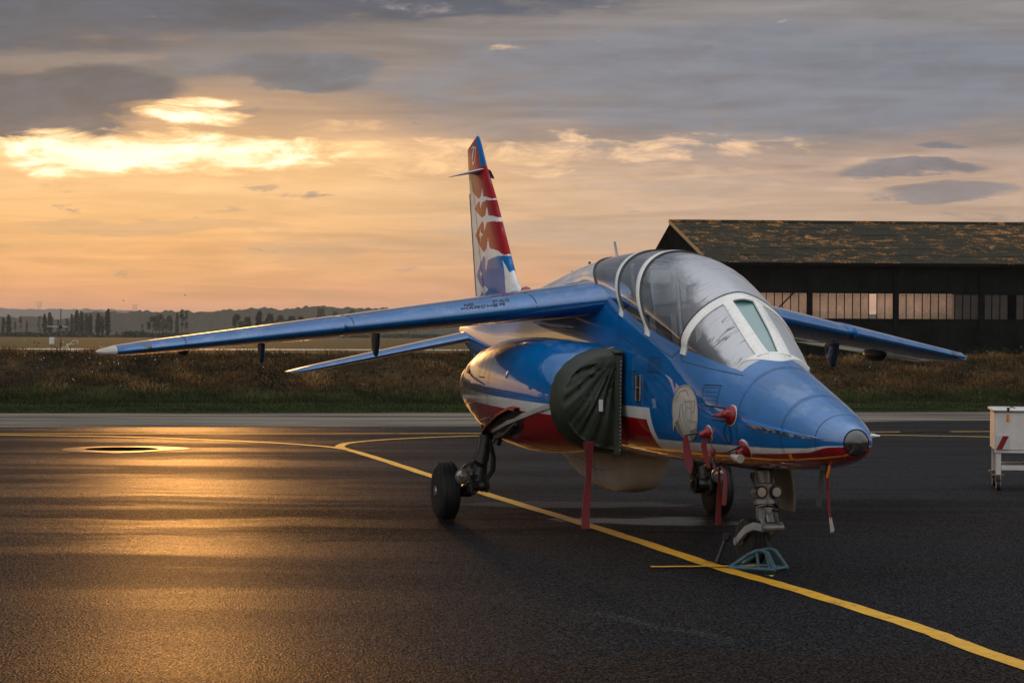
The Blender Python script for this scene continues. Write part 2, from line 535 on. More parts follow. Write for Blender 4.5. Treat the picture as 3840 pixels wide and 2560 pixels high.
# canopy glass: thin shell, mirror at grazing angles, dewed over on top with run marks
def glass(name, tint=(0.90, 0.92, 0.93), dew_lo=0.66, dew_hi=0.12, dew_max=0.85, streaks=True, base=0.03, slope=0.24):
    m_ = bpy.data.materials.new(name); m_.use_nodes = True
    t = NT(m_.node_tree); t.n.clear()
    out = t.node('ShaderNodeOutputMaterial')
    tr = t.node('ShaderNodeBsdfTransparent'); tr.inputs[0].default_value = (*tint, 1)
    gl = t.node('ShaderNodeBsdfGlossy'); gl.inputs['Roughness'].default_value = 0.012
    gl.inputs['Color'].default_value = (1, 1, 1, 1)
    fr = t.node('ShaderNodeLayerWeight'); fr.inputs['Blend'].default_value = 0.5
    obj = t.node('ShaderNodeTexCoord').outputs['Object']
    wav = t.bump(t.noise(obj, 1.6, 2, 0.5), 0.10, 0.02)
    t.put(gl.inputs['Normal'], wav)
    mx = t.node('ShaderNodeMixShader')
    t.put(mx.inputs[0], t.m('MINIMUM', t.m('ADD', t.m('MULTIPLY', t.m('POWER', fr.outputs['Facing'], 3.5), 1.1), 0.085), 1.0))
    t.l.new(tr.outputs[0], mx.inputs[1]); t.l.new(gl.outputs[0], mx.inputs[2])
    # dew
    tn = t.node('ShaderNodeVectorTransform', vector_type='NORMAL', convert_from='WORLD', convert_to='OBJECT'); t.l.new(t.node('ShaderNodeNewGeometry').outputs['Normal'], tn.inputs[0])
    nx, _ny, nz = t.sep(tn.outputs[0])
    nz = t.m('ABSOLUTE', nz)
    n1 = t.noise(obj, 4.0, 6, 0.65)
    st_ = t.sep(obj)[1]
    thr = t.m('ADD', t.m('MULTIPLY', t.m('SUBTRACT', st_, 2.3), slope), dew_lo)
    edge = t.m('SUBTRACT', t.m('ADD', nz, t.m('ADD', t.m('MULTIPLY', t.m('SUBTRACT', n1, 0.5), 0.30), 0.0)), thr)
    dew = t.ss(edge, -0.03, dew_hi, base, dew_max)
    if streaks:
        sx, sy, sz = t.sep(obj)
        # runs of water go down the slope of the glass
        v = t.comb(t.m('MULTIPLY', sy, 17.0), t.m('MULTIPLY', sz, 1.3), t.m('MULTIPLY', sx, 1.5))
        run = t.noise(t.vm('ADD', v, t.scale(t.noise(obj, 3.0, 3, 0.6, out=1), 1.6, 0.3, 0.3)), 1.0, 2, 0.5)
        r = t.m('MULTIPLY', t.ss(t.m('ABSOLUTE', t.m('SUBTRACT', run, 0.5)), 0.018, 0.004), t.ss(t.noise(obj, 2.3, 2, 0.5), 0.48, 0.6))
        dew = t.m('MULTIPLY', dew, t.m('SUBTRACT', 1.0, t.m('MULTIPLY', r, 0.85)))
    df = t.node('ShaderNodeBsdfDiffuse'); df.inputs[0].default_value = (0.62, 0.62, 0.64, 1)
    tl = t.node('ShaderNodeBsdfTranslucent'); tl.inputs[0].default_value = (0.5, 0.5, 0.52, 1)
    gd = t.node('ShaderNodeBsdfGlossy'); gd.inputs['Roughness'].default_value = 0.3; gd.inputs['Color'].default_value = (0.9, 0.9, 0.92, 1)
    m1 = t.node('ShaderNodeMixShader'); m1.inputs[0].default_value = 0.25
    t.l.new(df.outputs[0], m1.inputs[1]); t.l.new(tl.outputs[0], m1.inputs[2])
    m2 = t.node('ShaderNodeMixShader'); m2.inputs[0].default_value = 0.35
    t.l.new(m1.outputs[0], m2.inputs[1]); t.l.new(gd.outputs[0], m2.inputs[2])
    m3 = t.node('ShaderNodeMixShader')
    t.put(m3.inputs[0], dew)
    t.l.new(mx.outputs[0], m3.inputs[1]); t.l.new(m2.outputs[0], m3.inputs[2])
    t.l.new(m3.outputs[0], out.inputs[0])
    MATS[name] = m_
    return m_


M_glass = glass("canopy_glass")
M_glass_side = glass("windscreen_side_glass", dew_lo=0.60, dew_hi=0.12, dew_max=0.8, slope=0.20)
M_glass_front = glass("windscreen_front_glass", tint=(0.25, 0.42, 0.40), dew_lo=2, dew_hi=3, dew_max=0, streaks=False)
# the thick armoured pane is misted green-grey
t = NT(M_glass_front.node_tree)
for n in t.n:
    if n.type == 'BSDF_DIFFUSE':
        n.inputs[0].default_value = (0.12, 0.34, 0.30, 1)
for n in t.n:
    if n.type == 'MAP_RANGE':
        n.inputs[1].default_value = -2.0; n.inputs[2].default_value = -1.0; n.inputs[3].default_value = 0.62; n.inputs[4].default_value = 0.82

# ================================================================== AIRCRAFT
# local frame: x to port (image right), y = station aft of the nose tip, z up from the ground
JET_TH, JET_ROLL = radians(15.08), radians(0.28)
jet = empty("jet_aircraft", (2.411, 15.40, 0), (0, JET_ROLL, JET_TH),
            label="blue, white and red two-seat jet trainer parked on the wet tarmac", category="jet aircraft")


def pchip(xs, ys):
    xs = np.array(xs, float); ys = np.array(ys, float)
    h = np.diff(xs); d = np.diff(ys) / h
    m_ = np.zeros_like(ys)
    for i in range(1, len(xs) - 1):
        if d[i - 1] * d[i] > 0:
            w1_, w2_ = 2 * h[i] + h[i - 1], h[i] + 2 * h[i - 1]
            m_[i] = (w1_ + w2_) / (w1_ / d[i - 1] + w2_ / d[i])
    m_[0] = d[0]; m_[-1] = d[-1]

    def f(x):
        x = min(max(x, xs[0]), xs[-1])
        i = min(max(int(np.searchsorted(xs, x)) - 1, 0), len(h) - 1)
        u = (x - xs[i]) / h[i]
        return float((2 * u**3 - 3 * u**2 + 1) * ys[i] + (u**3 - 2 * u**2 + u) * h[i] * m_[i] + (-2 * u**3 + 3 * u**2) * ys[i + 1] + (u**3 - u**2) * h[i] * m_[i + 1])
    return f


f_zt = pchip([0, .03, .08, .16, .28, .5, .8, 1.2, 1.42, 1.5, 1.9, 2.3, 2.65, 3.1, 3.45, 3.85, 4.45, 5.45, 6.9, 8.2, 9.5, 10.6, 11.3],
             [1.155, 1.175, 1.197, 1.225, 1.268, 1.335, 1.425, 1.545, 1.61, 1.64, 1.895, 2.135, 2.285, 2.42, 2.49, 2.535, 2.56, 2.525, 2.405, 2.25, 2.16, 2.05, 1.95])
f_zs = pchip([0, .25, .8, 1.2, 1.5, 1.6, 2.16, 2.354, 3.136, 3.845, 4.306, 4.6, 5.45, 6.9, 8.2, 9.5, 11.3],
             [1.10, 1.18, 1.33, 1.45, 1.53, 1.552, 1.672, 1.705, 1.868, 2.036, 2.15, 2.20, 2.30, 2.22, 2.12, 2.05, 1.88])
f_w = pchip([0, .03, .08, .16, .28, .5, .8, 1.2, 1.45, 1.9, 2.3, 3.1, 3.8, 4.45, 5.45, 6.9, 8.2, 9.5, 10.6, 11.3],
            [.098, .128, .158, .195, .237, .292, .345, .40, .43, .48, .515, .54, .56, .57, .57, .56, .50, .40, .26, .12])
f_zm = pchip([0, .28, .8, 1.2, 1.45, 1.9, 2.3, 3.1, 3.8, 4.45, 5.45, 6.9, 8.2, 9.5, 11.3],
             [1.057, 1.065, 1.085, 1.12, 1.15, 1.22, 1.28, 1.35, 1.40, 1.45, 1.5, 1.55, 1.62, 1.72, 1.84])
f_zb = pchip([0, .03, .08, .16, .28, .5, .8, 1.2, 2.0, 3.1, 4.4, 6.9, 8.2, 9.5, 10.5, 11.3],
             [.958, .94, .925, .905, .882, .85, .82, .80, .778, .752, .735, .745, .93, 1.32, 1.62, 1.76])
f_nu = pchip([0, 1.2, 2.3, 3.4, 5, 7, 11.3], [2.0, 2.0, 2.15, 2.3, 2.3, 2.1, 2.0])
f_nl = pchip([0, .3, 1.2, 3, 6, 9, 11.3], [2.0, 2.2, 2.5, 2.8, 2.8, 2.3, 2.0])


f_nc = pchip([1.4, 2.27, 2.7, 3.2, 12], [1.5, 1.58, 1.75, 2.02, 2.05])
f_tuck = pchip([1.4, 2.1, 2.6, 5, 6, 12], [0, .35, 1, 1, 0, 0])
f_lobe = pchip([0, 1.35, 2.1, 5.0, 5.6, 7.2, 12], [0, 0, 1, 1, .9, 0, 0])


def fus(s, t):
    """half section, x>=0. t 0..1 crest -> sill, 1..2 sill -> keel"""
    zt, zs, zm, zb, w_ = f_zt(s), f_zs(s), f_zm(s), f_zb(s), f_w(s)
    nu, nl = f_nu(s), f_nl(s)
    fs = min(max((zs - zm) / (zt - zm), 0.02), 0.98)
    phs = asin(fs ** (nu / 2))
    def body(ph):
        if ph >= 0:
            return w_ * max(cos(ph), 0) ** (2 / nu), zm + (zt - zm) * sin(ph) ** (2 / nu)
        return w_ * max(cos(ph), 0) ** (2 / nl), zm - (zm - zb) * sin(-ph) ** (2 / nl)
    if t > 1:
        return body(phs - (phs + pi / 2) * (t - 1))
    x1, z1 = body(pi / 2 + (phs - pi / 2) * t)
    k = f_lobe(s)
    if k > 0:
        # bubble canopy: its sides stand upright on the sill
        xs, zs_ = body(phs)
        nc = f_nc(s)
        tuck = 0.17 * f_tuck(s)                       # the bubble is widest a little above the sill
        zc = zs_ + (zt - zs_) * tuck
        lo = -asin(min(1.0, tuck / (1 - tuck)))
        a = pi / 2 + (lo - pi / 2) * t
        if a >= 0:
            x2 = xs / cos(lo) * max(cos(a), 0) ** (2 / nc); z2 = zc + (zt - zc) * sin(a) ** (2 / nc)
        else:
            x2 = xs / cos(lo) * cos(a); z2 = zc + (zt - zc) * sin(a)
        x1 += (x2 - x1) * k; z1 += (z2 - z1) * k
    return x1, z1


def fus_t_of_z(s, z):
    a, b = 0.0, 2.0
    for _ in range(36):
        c = (a + b) / 2
        if fus(s, c)[1] > z:
            a = c
        else:
            b = c
    return (a + b) / 2


def fus_x(s, z):
    return fus(s, fus_t_of_z(s, z))[0]


def FP(s, t, sd=1, off=0.0):
    x, z = fus(s, t)
    p = Vector((x * sd, s, z))
    if off:
        e = 0.01
        x1, z1 = fus(s, min(t + e, 2)); x0, z0 = fus(s, max(t - e, 0))
        xs1, zs1 = fus(s + 0.01, t); xs0, zs0 = fus(max(s - 0.01, 0), t)
        tv = Vector((x1 - x0, 0, z1 - z0)); sv = Vector((xs1 - xs0, s + 0.01 - max(s - 0.01, 0), zs1 - zs0))
        n = sv.cross(tv)
        if n.length > 0:
            n.normalize()
            if n.x < 0 or (abs(n.x) < 1e-4 and n.z * (1 if t < 1 else -1) < 0):
                n = -n
            if t < 0.02:
                n = Vector((0, n.y, abs(n.z)))
            n.x *= sd
            p = p + n * off
    return p


def strip_full(sa, sb, t0, t1, ns, nt, off=0.0):
    """rows over both sides between station curves sa(t), sb(t); t in [t0,t1]"""
    rows = []
    ts = [t0 + (t1 - t0) * j / nt for j in range(nt + 1)]
    for i in range(ns + 1):
        u = i / ns
        row = []
        if t0 == 0:
            seq = [(t_, -1) for t_ in ts[::-1]] + [(t_, 1) for t_ in ts[1:]]
        else:
            seq = [(t_, 1) for t_ in ts]
        for t_, sd in seq:
            s = sa(t_) + (sb(t_) - sa(t_)) * u
            row.append(FP(s, t_, sd, off))
        rows.append(row)
    return rows


const = lambda c: (lambda t_: c)
a0 = lambda t_: 2.27 + 0.03 * t_
a1 = lambda t_: 3.83 - 0.70 * t_ ** 1.5
a2 = lambda t_: 4.33 - 0.50 * t_ ** 1.5
a3 = lambda t_: 5.42 - 0.86 * t_ ** 1.3

# fuselage skin
mb = MB()
S_list = [0, .015, .03, .055, .08, .12, .16, .22, .28, .38, .5, .65, .8, 1.0, 1.2, 1.35, 1.5]
mb.grid([[FP(s, t_, -1) for t_ in [1 - k / 10 for k in range(11)]] + [FP(s, k / 10, 1) for k in range(1, 11)] for s in S_list], flip=True)
S_low = S_list[:-1] + [1.5, 1.7, 1.9, 2.1, 2.3] + [2.5 + 0.2 * k for k in range(44)] + [11.3]
low_rows = []
for s in S_low:
    row = [FP(s, 1 + k / 18, -1) for k in range(19)] + [FP(s, 2 - k / 18, 1) for k in range(1, 19)]
    low_rows.append(row)
mb.grid(low_rows)
mb.add(low_rows[-1], [tuple(range(len(low_rows[-1])))])
fuselage = mb.build("fuselage", M_livery, jet, angle=50)
# spine behind the canopy
mb = MB()
mb.grid(strip_full(a3, const(11.3), 0, 1, 34, 12), flip=True)
spine = mb.build("spine", M_white, jet, angle=50, label="white dorsal spine behind the canopy")
# transparencies
mb = MB()
tc_ = lambda s: 0.30 - 0.08 * (s - 1.5) / 0.8      # half width of the flat front pane, as a share of the section
rows_c, rows_l, rows_r = [], [], []
for i in range(11):
    u = i / 10
    def sv(t_, u=u):
        return 1.5 + (a0(t_) - 1.5) * u
    T = 0.27 - 0.05 * u
    rows_c.append([FP(sv(T), T, -1).lerp(FP(sv(T), T, 1), k / 6) for k in range(7)])
    rows_l.append([FP(sv(t_), t_, -1) for t_ in [1 + (T - 1) * k / 8 for k in range(9)]])
    rows_r.append([FP(sv(t_), t_, 1) for t_ in [T + (1 - T) * k / 8 for k in range(9)]])
windscreen = MB().grid(rows_c, flip=True).build("windscreen", M_glass_front, jet, label="flat misted green-grey front windscreen pane")
MB().grid(rows_l, flip=True).build("side_pane", M_glass_side, windscreen)
MB().grid(rows_r, flip=True).build("side_pane", M_glass_side, windscreen)
front_canopy = MB().grid(strip_full(a0, a1, 0, 1, 26, 16), flip=True).build("canopy", M_glass, jet, label="clear front canopy bubble with run marks in the dew")
mid_pane = MB().grid(strip_full(a1, a2, 0, 1, 6, 16), flip=True).build("canopy", M_glass, jet, label="narrow fixed glass arch between the two canopies")
rear_canopy = MB().grid(strip_full(a2, a3, 0, 1, 20, 16), flip=True).build("canopy", M_glass, jet, label="clear rear canopy bubble over the back seat")


def band(name, par, curve, half, t0=0.0, t1=1.0, th=0.012, nt=26, m_=M_frame, both=True):
    """raised frame following station curve(t)"""
    mb = MB()
    ts = [t0 + (t1 - t0) * k / nt for k in range(nt + 1)]
    seq = [(t_, -1) for t_ in ts[::-1]] + [(t_, 1) for t_ in ts[1:]] if both else [(t_, -1) for t_ in ts]
    rows = []
    for t_, sd in seq:
        s = curve(t_); h = half(t_) if callable(half) else half
        rows.append([FP(s - h, t_, sd, -0.004), FP(s - h, t_, sd, th * .7), FP(s - h * .7, t_, sd, th), FP(s + h * .7, t_, sd, th), FP(s + h, t_, sd, th * .7), FP(s + h, t_, sd, -0.004)])
    mb.grid(rows)
    o = mb.build(name, m_, par, angle=40)
    return o


band("canopy_frame", windscreen, a0, 0.047, t1=1.03)
band("seal", windscreen, lambda t_: a0(t_) + 0.055, 0.006, t1=1.0, m_=M_black)
band("canopy_frame", front_canopy, a1, 0.052, t1=1.03)
band("seal", front_canopy, lambda t_: a1(t_) - 0.060, 0.007, m_=M_black)
band("canopy_frame", mid_pane, a2, 0.046, t1=1.03)
band("seal", mid_pane, lambda t_: a2(t_) - 0.052, 0.006, m_=M_black)
band("seal", rear_canopy, a3, 0.008, m_=M_black)


def rib(name, par, pts, half, th, m_, seg=1):
    """raised strip along a list of (s,t,side) on the body; half = half width"""
    mb = MB(); rows = []
    P = [FP(*p) for p in pts]
    for i, p in enumerate(pts):
        tg = (P[min(i + 1, len(P) - 1)] - P[max(i - 1, 0)]).normalized()
        n = (FP(*p, 0.02) - FP(*p)).normalized()
        sd = tg.cross(n).normalized()
        h = half[i] if isinstance(half, (list, tuple)) else half
        c = P[i]
        rows.append([c - sd * h - n * .004, c - sd * h + n * th * .7, c - sd * h * .7 + n * th, c + sd * h * .7 + n * th, c + sd * h + n * th * .7, c + sd * h - n * .004])
    mb.grid(rows, flip=True)
    return mb.build(name, m_, par, angle=40)


for sd in (-1, 1):
    pts = []
    for k in range(13):
        u = k / 12
        T = 0.27 - 0.05 * u
        s = 1.545 + (a0(T) - 1.545) * u
        pts.append((s, T, sd))
    rib("windscreen_bar", windscreen, pts, [0.052 - 0.012 * k / 12 for k in range(13)], 0.012, M_frame)
# white collar at the foot of the windscreen, with the scalloped blue edge
mb = MB(); rows = []
for k in range(-14, 15):
    t_ = abs(k) / 14; sd = -1 if k < 0 else 1
    s0 = 1.415 + 0.16 * (0.5 - 0.5 * cos(pi * min(1, t_ * 1.25)))
    s1 = 1.565 + 0.02 * t_
    rows.append([FP(s0, t_, sd, -.002), FP(s0, t_, sd, .004), FP(s0 + (s1 - s0) * .5, t_, sd, .005), FP(s1, t_, sd, .012), FP(s1 + .003, t_, sd, -.002)])
mb.grid(rows, flip=True)
mb.build("collar", M_frame, windscreen)
# white plate under the arch crown and small fasteners along the frames
mb = MB()
for sd in (-1, 1):
    for k in range(24):
        t_ = 0.04 + k * 0.04
        for cv, o_ in ((a0, -.022), (a0, .024), (a1, .026), (a2, -.02)):
            p = FP(cv(t_) + o_, t_, sd, 0.012)
            mb.ball(p, 0.0030, 6, 3)
    for k in range(14):
        u = (k + .5) / 14; T = 0.27 - 0.05 * u
        for e in (-.09, .09):
            p = FP(1.47 + (a0(T) - 1.47) * u, max(T + e * .55, 0), sd, 0.012)
            mb.ball(p, 0.0028, 6, 3)
fast = mb.build("fastener", M_grey, windscreen, kind="stuff")

# panel gaps and markings drawn as fine strips on the skin
def skin_line(par, pts, half=0.004, m_=M_line, name="panel_line", off=0.0025):
    mb = MB(); rows = []
    P = [FP(s, t_, sd, off) for s, t_, sd in pts]
    for i, p in enumerate(pts):
        tg = (P[min(i + 1, len(P) - 1)] - P[max(i - 1, 0)]).normalized()
        n = (FP(*p, 0.03) - FP(*p)).normalized()
        sd = tg.cross(n).normalized()
        rows.append([P[i] - sd * half, P[i] + sd * half])
    mb.grid(rows, flip=True)
    return mb


def sz(s, z, sd=-1):
    return (s, fus_t_of_z(s, z), sd)


def poly(ptsz, n=10):
    out = []
    for (s0, z0), (s1, z1) in zip(ptsz[:-1], ptsz[1:]):
        for k in range(n):
            out.append(sz(s0 + (s1 - s0) * k / n, z0 + (z1 - z0) * k / n))
    out.append(sz(*ptsz[-1]))
    return out


lines = MB()
def addl(pts, half=0.0022):
    m2 = skin_line(None, pts, half)
    lines.add(m2.v, m2.f)


for s in (.22, .62, 1.27):
    addl([(s, k / 10, -1) for k in range(10, 0, -1)] + [(s, k / 10, 1) for k in range(0, 11)])
    addl([(s, 1 + k / 16, -1) for k in range(0, 11)])
addl(poly([(1.45, 1.50), (2.3, 1.60), (2.36, 1.68)], 12))
addl(poly([(2.34, 1.70), (2.5, 1.625), (3.05, 1.75), (3.12, 1.84)], 12))
addl(poly([(3.2, 1.83), (3.28, 1.70), (3.75, 1.80), (3.86, 2.0)], 12))
for (s0, s1, z0, z1) in [(3.0, 3.12, 1.28, 1.40), (3.30, 3.42, 1.36, 1.50), (2.72, 2.98, 1.50, 1.62), (1.62, 1.86, 1.26, 1.42)]:
    addl(poly([(s0, z0), (s1, z0), (s1, z1), (s0, z1), (s0, z0)], 8), 0.003)
# handhold ring below the pitot cover
addl([sz(1.42 + .055 * cos(a), 1.06 + .075 * sin(a)) for a in [2 * pi * k / 18 for k in range(19)]], 0.006)
lines.build("panel_line", M_line, fuselage, kind="stuff")
# rivet rows beside the frames, and lines of small stencil print in the hatch outlines
mb = MB()
for s_ in (.60, .64, 1.25, 1.29, 2.62, 2.86, 3.34):
    for k in range(60):
        t_ = 1.0 + .85 * k / 60 if s_ > 1.4 else .06 + 1.5 * k / 60
        for sd in (-1, 1):
            n = (FP(s_, t_, sd, .02) - FP(s_, t_, sd)).normalized(); p = FP(s_, t_, sd, .0012)
            a = n.orthogonal().normalized() * .0032; b2 = n.cross(a)
            mb.add([p + a, p + b2, p - a, p - b2], [(0, 1, 2, 3)])
for k in range(70):
    s_ = 1.5 + 2.2 * k / 70; z_ = f_zs(s_) - .035
    q_ = sz(s_, z_); n = (FP(*q_, .02) - FP(*q_)).normalized(); p = FP(*q_, .0012)
    a = n.orthogonal().normalized() * .0032; b2 = n.cross(a)
    mb.add([p + a, p + b2, p - a, p - b2], [(0, 1, 2, 3)])
mb.build("rivet", M_line, fuselage, smooth=False, kind="stuff")
mb = MB()
for (s0, s1, z0, z1) in [(3.0, 3.12, 1.28, 1.40), (3.30, 3.42, 1.36, 1.50), (2.72, 2.98, 1.50, 1.62), (1.62, 1.86, 1.26, 1.42)]:
    for j in range(4):
        z_ = z1 - .02 - (z1 - z0 - .03) * j / 4
        m2 = skin_line(None, [sz(s0 + .015 + (s1 - s0 - .03 - .02 * (j % 2)) * k / 5, z_) for k in range(6)], .0013)
        mb.add(m2.v, m2.f)
mb.build("stencil", M_line, fuselage, smooth=False, kind="stuff")
# foot step recess
mb = MB()
rows = []
for k in range(7):
    z = 1.26 + .2 * k / 6
    rows.append([FP(*sz(s, z), .004) for s in (3.155, 3.185, 3.215, 3.245)])
mb.grid(rows)
mb.build("step_recess", M_black, fuselage)
mb = MB()
ring = [(3.15, 1.255), (3.25, 1.255), (3.25, 1.47), (3.15, 1.47), (3.15, 1.255)]
mb.tube([FP(*sz(s, z), .008) for s, z in ring], 0.007, 6)
mb.tube([FP(*sz(3.15, 1.36), .01), FP(*sz(3.25, 1.36), .01)], 0.006, 6)
mb.build("step_frame", M_steel, fuselage)

# unit emblem: cream oval with a sketched figure and a trailing ribbon
ES, EZ, ER, EH = 2.16, 1.191, 0.255, 0.222
mb = MB(); rows = []
for k in range(7):
    r = k / 6
    rows.append([FP(*sz(ES + ER * r * cos(a), EZ + EH * r * sin(a)), .004) for a in [2 * pi * j / 36 for j in range(36)]])
mb.grid(rows, closed=True)
emblem = mb.build("emblem", M_cream, fuselage)
mb = MB()
def eml(pts, half=.005, off=.006):
    P = []
    for (a, b), (c, d) in zip(pts[:-1], pts[1:]):
        for k in range(5):
            u = k / 5
            P.append(sz(ES - ER * (a + (c - a) * u), EZ + EH * (b + (d - b) * u)))
    P.append(sz(ES - ER * pts[-1][0], EZ + EH * pts[-1][1]))
    m2 = skin_line(None, P, half, off=off); mb.add(m2.v, m2.f)
ov = [(.97 * cos(a), .97 * sin(a)) for a in [2 * pi * j / 24 for j in range(25)]]
eml(ov, .006)
eml([(-.75, .35), (-.35, .75), (.1, .82), (.3, .6)]); eml([(0, .45), (.15, .2), (.05, -.1), (.35, -.35)]); eml([(.35, .5), (.55, .3), (.45, .05)])
eml([(.0, .4), (.75, .45), (.7, .1), (.5, .0), (.45, -.35)]); eml([(.2, .2), (.5, .18)]); eml([(.1, -.3), (.3, -.62), (.75, -.55), (.85, -.3), (.3, -.25)])
eml([(-.5, .4), (-.35, -.2), (-.1, -.95)]); eml([(-.15, .35), (-.05, -.3), (.15, -.95)]); eml([(-.95, -.2), (-.55, -.15), (-.3, -.9)])
mb.build("emblem_line", M_skin, emblem, kind="stuff")
mb = MB()
def patch(pts, off=.0065):
    c = (sum(p[0] for p in pts) / len(pts), sum(p[1] for p in pts) / len(pts))
    rws = []
    P = []
    for (a, b), (c2, d) in zip(pts, pts[1:] + pts[:1]):
        for k in range(4):
            P.append((a + (c2 - a) * k / 4, b + (d - b) * k / 4))
    for k in range(4):
        u = k / 3
        rws.append([FP(*sz(ES - ER * (c[0] + (p[0] - c[0]) * u), EZ + EH * (c[1] + (p[1] - c[1]) * u)), off) for p in P])
    mb.grid(rws, closed=True)
patch([(.28, -.62), (.8, -.5), (.62, -.75), (.3, -.95), (.12, -.9)])
mb.build("emblem_shadow", M_emb2, emblem)
mb = MB()
patch([(-.85, -.3), (-.6, -.2), (-.35, -.75), (-.3, -.9), (-.6, -.75)])
mb.build("emblem_shadow", M_emb2, emblem)
mb = MB()
patch([(-.5, .35), (-.25, .3), (-.45, -.25), (-.75, -.35), (-1.12, -.72), (-.95, -.3)], .007)
mb.build("emblem_ribbon", M_cream, emblem)

# nose lamp, strakes, probes
mb = MB()
mb.lathe((0, .012, 1.057), (0, -1, 0), [(-.06, .094), (0, .094), (.022, .088), (.042, .070), (.055, .045), (.062, .001)], 28)
nose_lamp = mb.build("nose_lamp", M_lens, jet)
MB().lathe((0, .03, 1.057), (0, -1, 0), [(0, .099), (.012, .100), (.020, .097), (.020, .092)], 28, cap=False).build("lamp_ring", M_black, nose_lamp)
for sd in (-1, 1):
    mb = MB(); rows = []
    for k in range(13):
        u = k / 12
        s = 1.07 + (0.14 - 1.07) * u
        z = 1.170 + (1.083 - 1.170) * u
        x = fus_x(s, z)
        wd = 0.055 * (1 - u) ** .6 + .004
        rows.append([(sd * (x - .02), s, z + .008), (sd * (x + wd), s, z - .004), (sd * (x + wd), s, z - .009), (sd * (x - .02), s, z - .018)])
    mb.grid(rows, closed=True, flip=(sd < 0))
    mb.add(rows[0], [(0, 1, 2, 3)])
    mb.build("strake", M_blue, jet)
mb = MB()
mb.lathe((.19, .2, 1.10), (1, -.5, -.05), [(0, .018), (.03, .014), (.075, .005)], 8)
mb.build("vane", M_white, jet)
MB().tube([(-.06, .32, .89), (-.075, .31, .83), (-.08, .32, .795)], [.014, .012, .008], 8).build("probe", M_orange, jet)
MB().tube([(-.12, 3.05, .78), (-.13, 3.06, .67)], [.012, .009], 8).build("drain_mast", M_redp, jet)

# spine fittings
mb = MB(); mb.lathe((0, 8.74, 2.18), (0, 0, 1), [(0, .075), (.06, .07), (.10, .062), (.135, .045), (.15, .001)], 16)
bl = mb.build("beacon_light", M_redlens, jet)
mb = MB(); mb.lathe((0, 6.92, 2.37), (0, 0, 1), [(0, .06), (.04, .055), (.075, .035), (.085, .001)], 14)
mb.build("beacon_light", M_redlens, jet)
mb = MB()
mb.loft([[(x, 5.50 + s + lean, z) for x, s in ((0, -hl), (.012, 0), (0, hl), (-.012, 0))] for z, hl, lean in ((2.48, .05, 0), (2.56, .046, .03), (2.61, .044, .06), (2.69, .034, .10))])
mb.build("blade_antenna", M_under, jet)
MB().tube([(0, 6.36, 2.42), (0, 6.40, 2.52)], .014, 6).build("rod_antenna", M_dark, jet)

# ------------------------------------------------------------------ cockpit
mb = MB()
rows = []
for s in [1.62, 2.0, 2.4, 2.8, 3.2, 3.6, 4.0, 4.4, 4.75]:
    zs = f_zs(s) - .03; x = fus(s, 1.02)[0] - .03
    rows.append([(-x, s, zs), (-x * .9, s, zs - .35), (x * .9, s, zs - .35), (x, s, zs)])
mb.grid(rows, flip=True)
cockpit = mb.build("cockpit_tub", M_tub, jet)
mb = MB()
rows = []
for s, zz in ((1.64, 1.60), (1.9, 1.74), (2.2, 1.82), (2.32, 1.80), (2.34, 1.6)):
    x = fus(s, 1.0)[0] - .05
    rows.append([(-x, s, f_zs(s) - .03), (-x * .75, s, zz), (0, s, zz + .05), (x * .75, s, zz), (x, s, f_zs(s) - .03)])
mb.grid(rows, flip=True)
mb.build("glare_shield", M_tub, cockpit)
mb = MB(); mb.tube([(-.08, 2.25, 1.84), (-.07, 2.2, 1.97)], .012, 6); mb.tube([(.08, 2.25, 1.84), (.07, 2.2, 1.97)], .012, 6)
mb.box((0, 2.24, 1.86), (.2, .14, .07), bev=.015)
mb.build("gun_sight", M_dark, cockpit)
mb = MB()
rows = []
for s, zz in ((3.55, 2.05), (3.72, 2.14), (3.9, 2.18), (3.93, 1.95)):
    x = fus(s, 1.0)[0] - .06
    rows.append([(-x, s, f_zs(s) - .02), (-x * .7, s, zz), (0, s, zz + .04), (x * .7, s, zz), (x, s, f_zs(s) - .02)])
mb.grid(rows, flip=True)
mb.build("glare_shield", M_tub, cockpit)


def seat(s0, z0):
    root = empty("ejection_seat"); root.parent = jet
    mb = MB()
    mb.box((0, s0 + .02, z0 + .30), (.40, .10, .62), Matrix.Rotation(radians(-16), 3, 'X'), bev=.03)
    mb.build("seat_back", M_seat, root)
    mb = MB(); mb.box((0, s0 + .16, z0 + .70), (.27, .14, .20), Matrix.Rotation(radians(-16), 3, 'X'), bev=.04)
    hb = mb.build("head_box", M_dark, root)
    mb = MB(); mb.box((0, s0 + .075, z0 + .70), (.22, .03, .13), Matrix.Rotation(radians(-16), 3, 'X'), bev=.01)
    mb.build("head_pad", M_strap, root)
    mb = MB(); mb.box((0, s0 - .22, z0), (.42, .42, .12), bev=.03); mb.build("seat_pan", M_seat, root)
    mb = MB()
    for sd in (-1, 1):
        mb.tube([(sd * .19, s0 + .04, z0), (sd * .19, s0 + .26, z0 + .82)], .022, 8)
        mb.tube([(sd * .07, s0 + .07, z0 + .80), (sd * .09, s0 + .0, z0 + .84), (0, s0 - .02, z0 + .85)], .012, 6)
    mb.build("seat_rail", M_grey, root)
    mb = MB()
    for sd in (-1, 1):
        mb.box((sd * .10, s0 - .05, z0 + .30), (.05, .012, .5), Matrix.Rotation(radians(-16), 3, 'X'))
    mb.build("harness", M_strap, root)


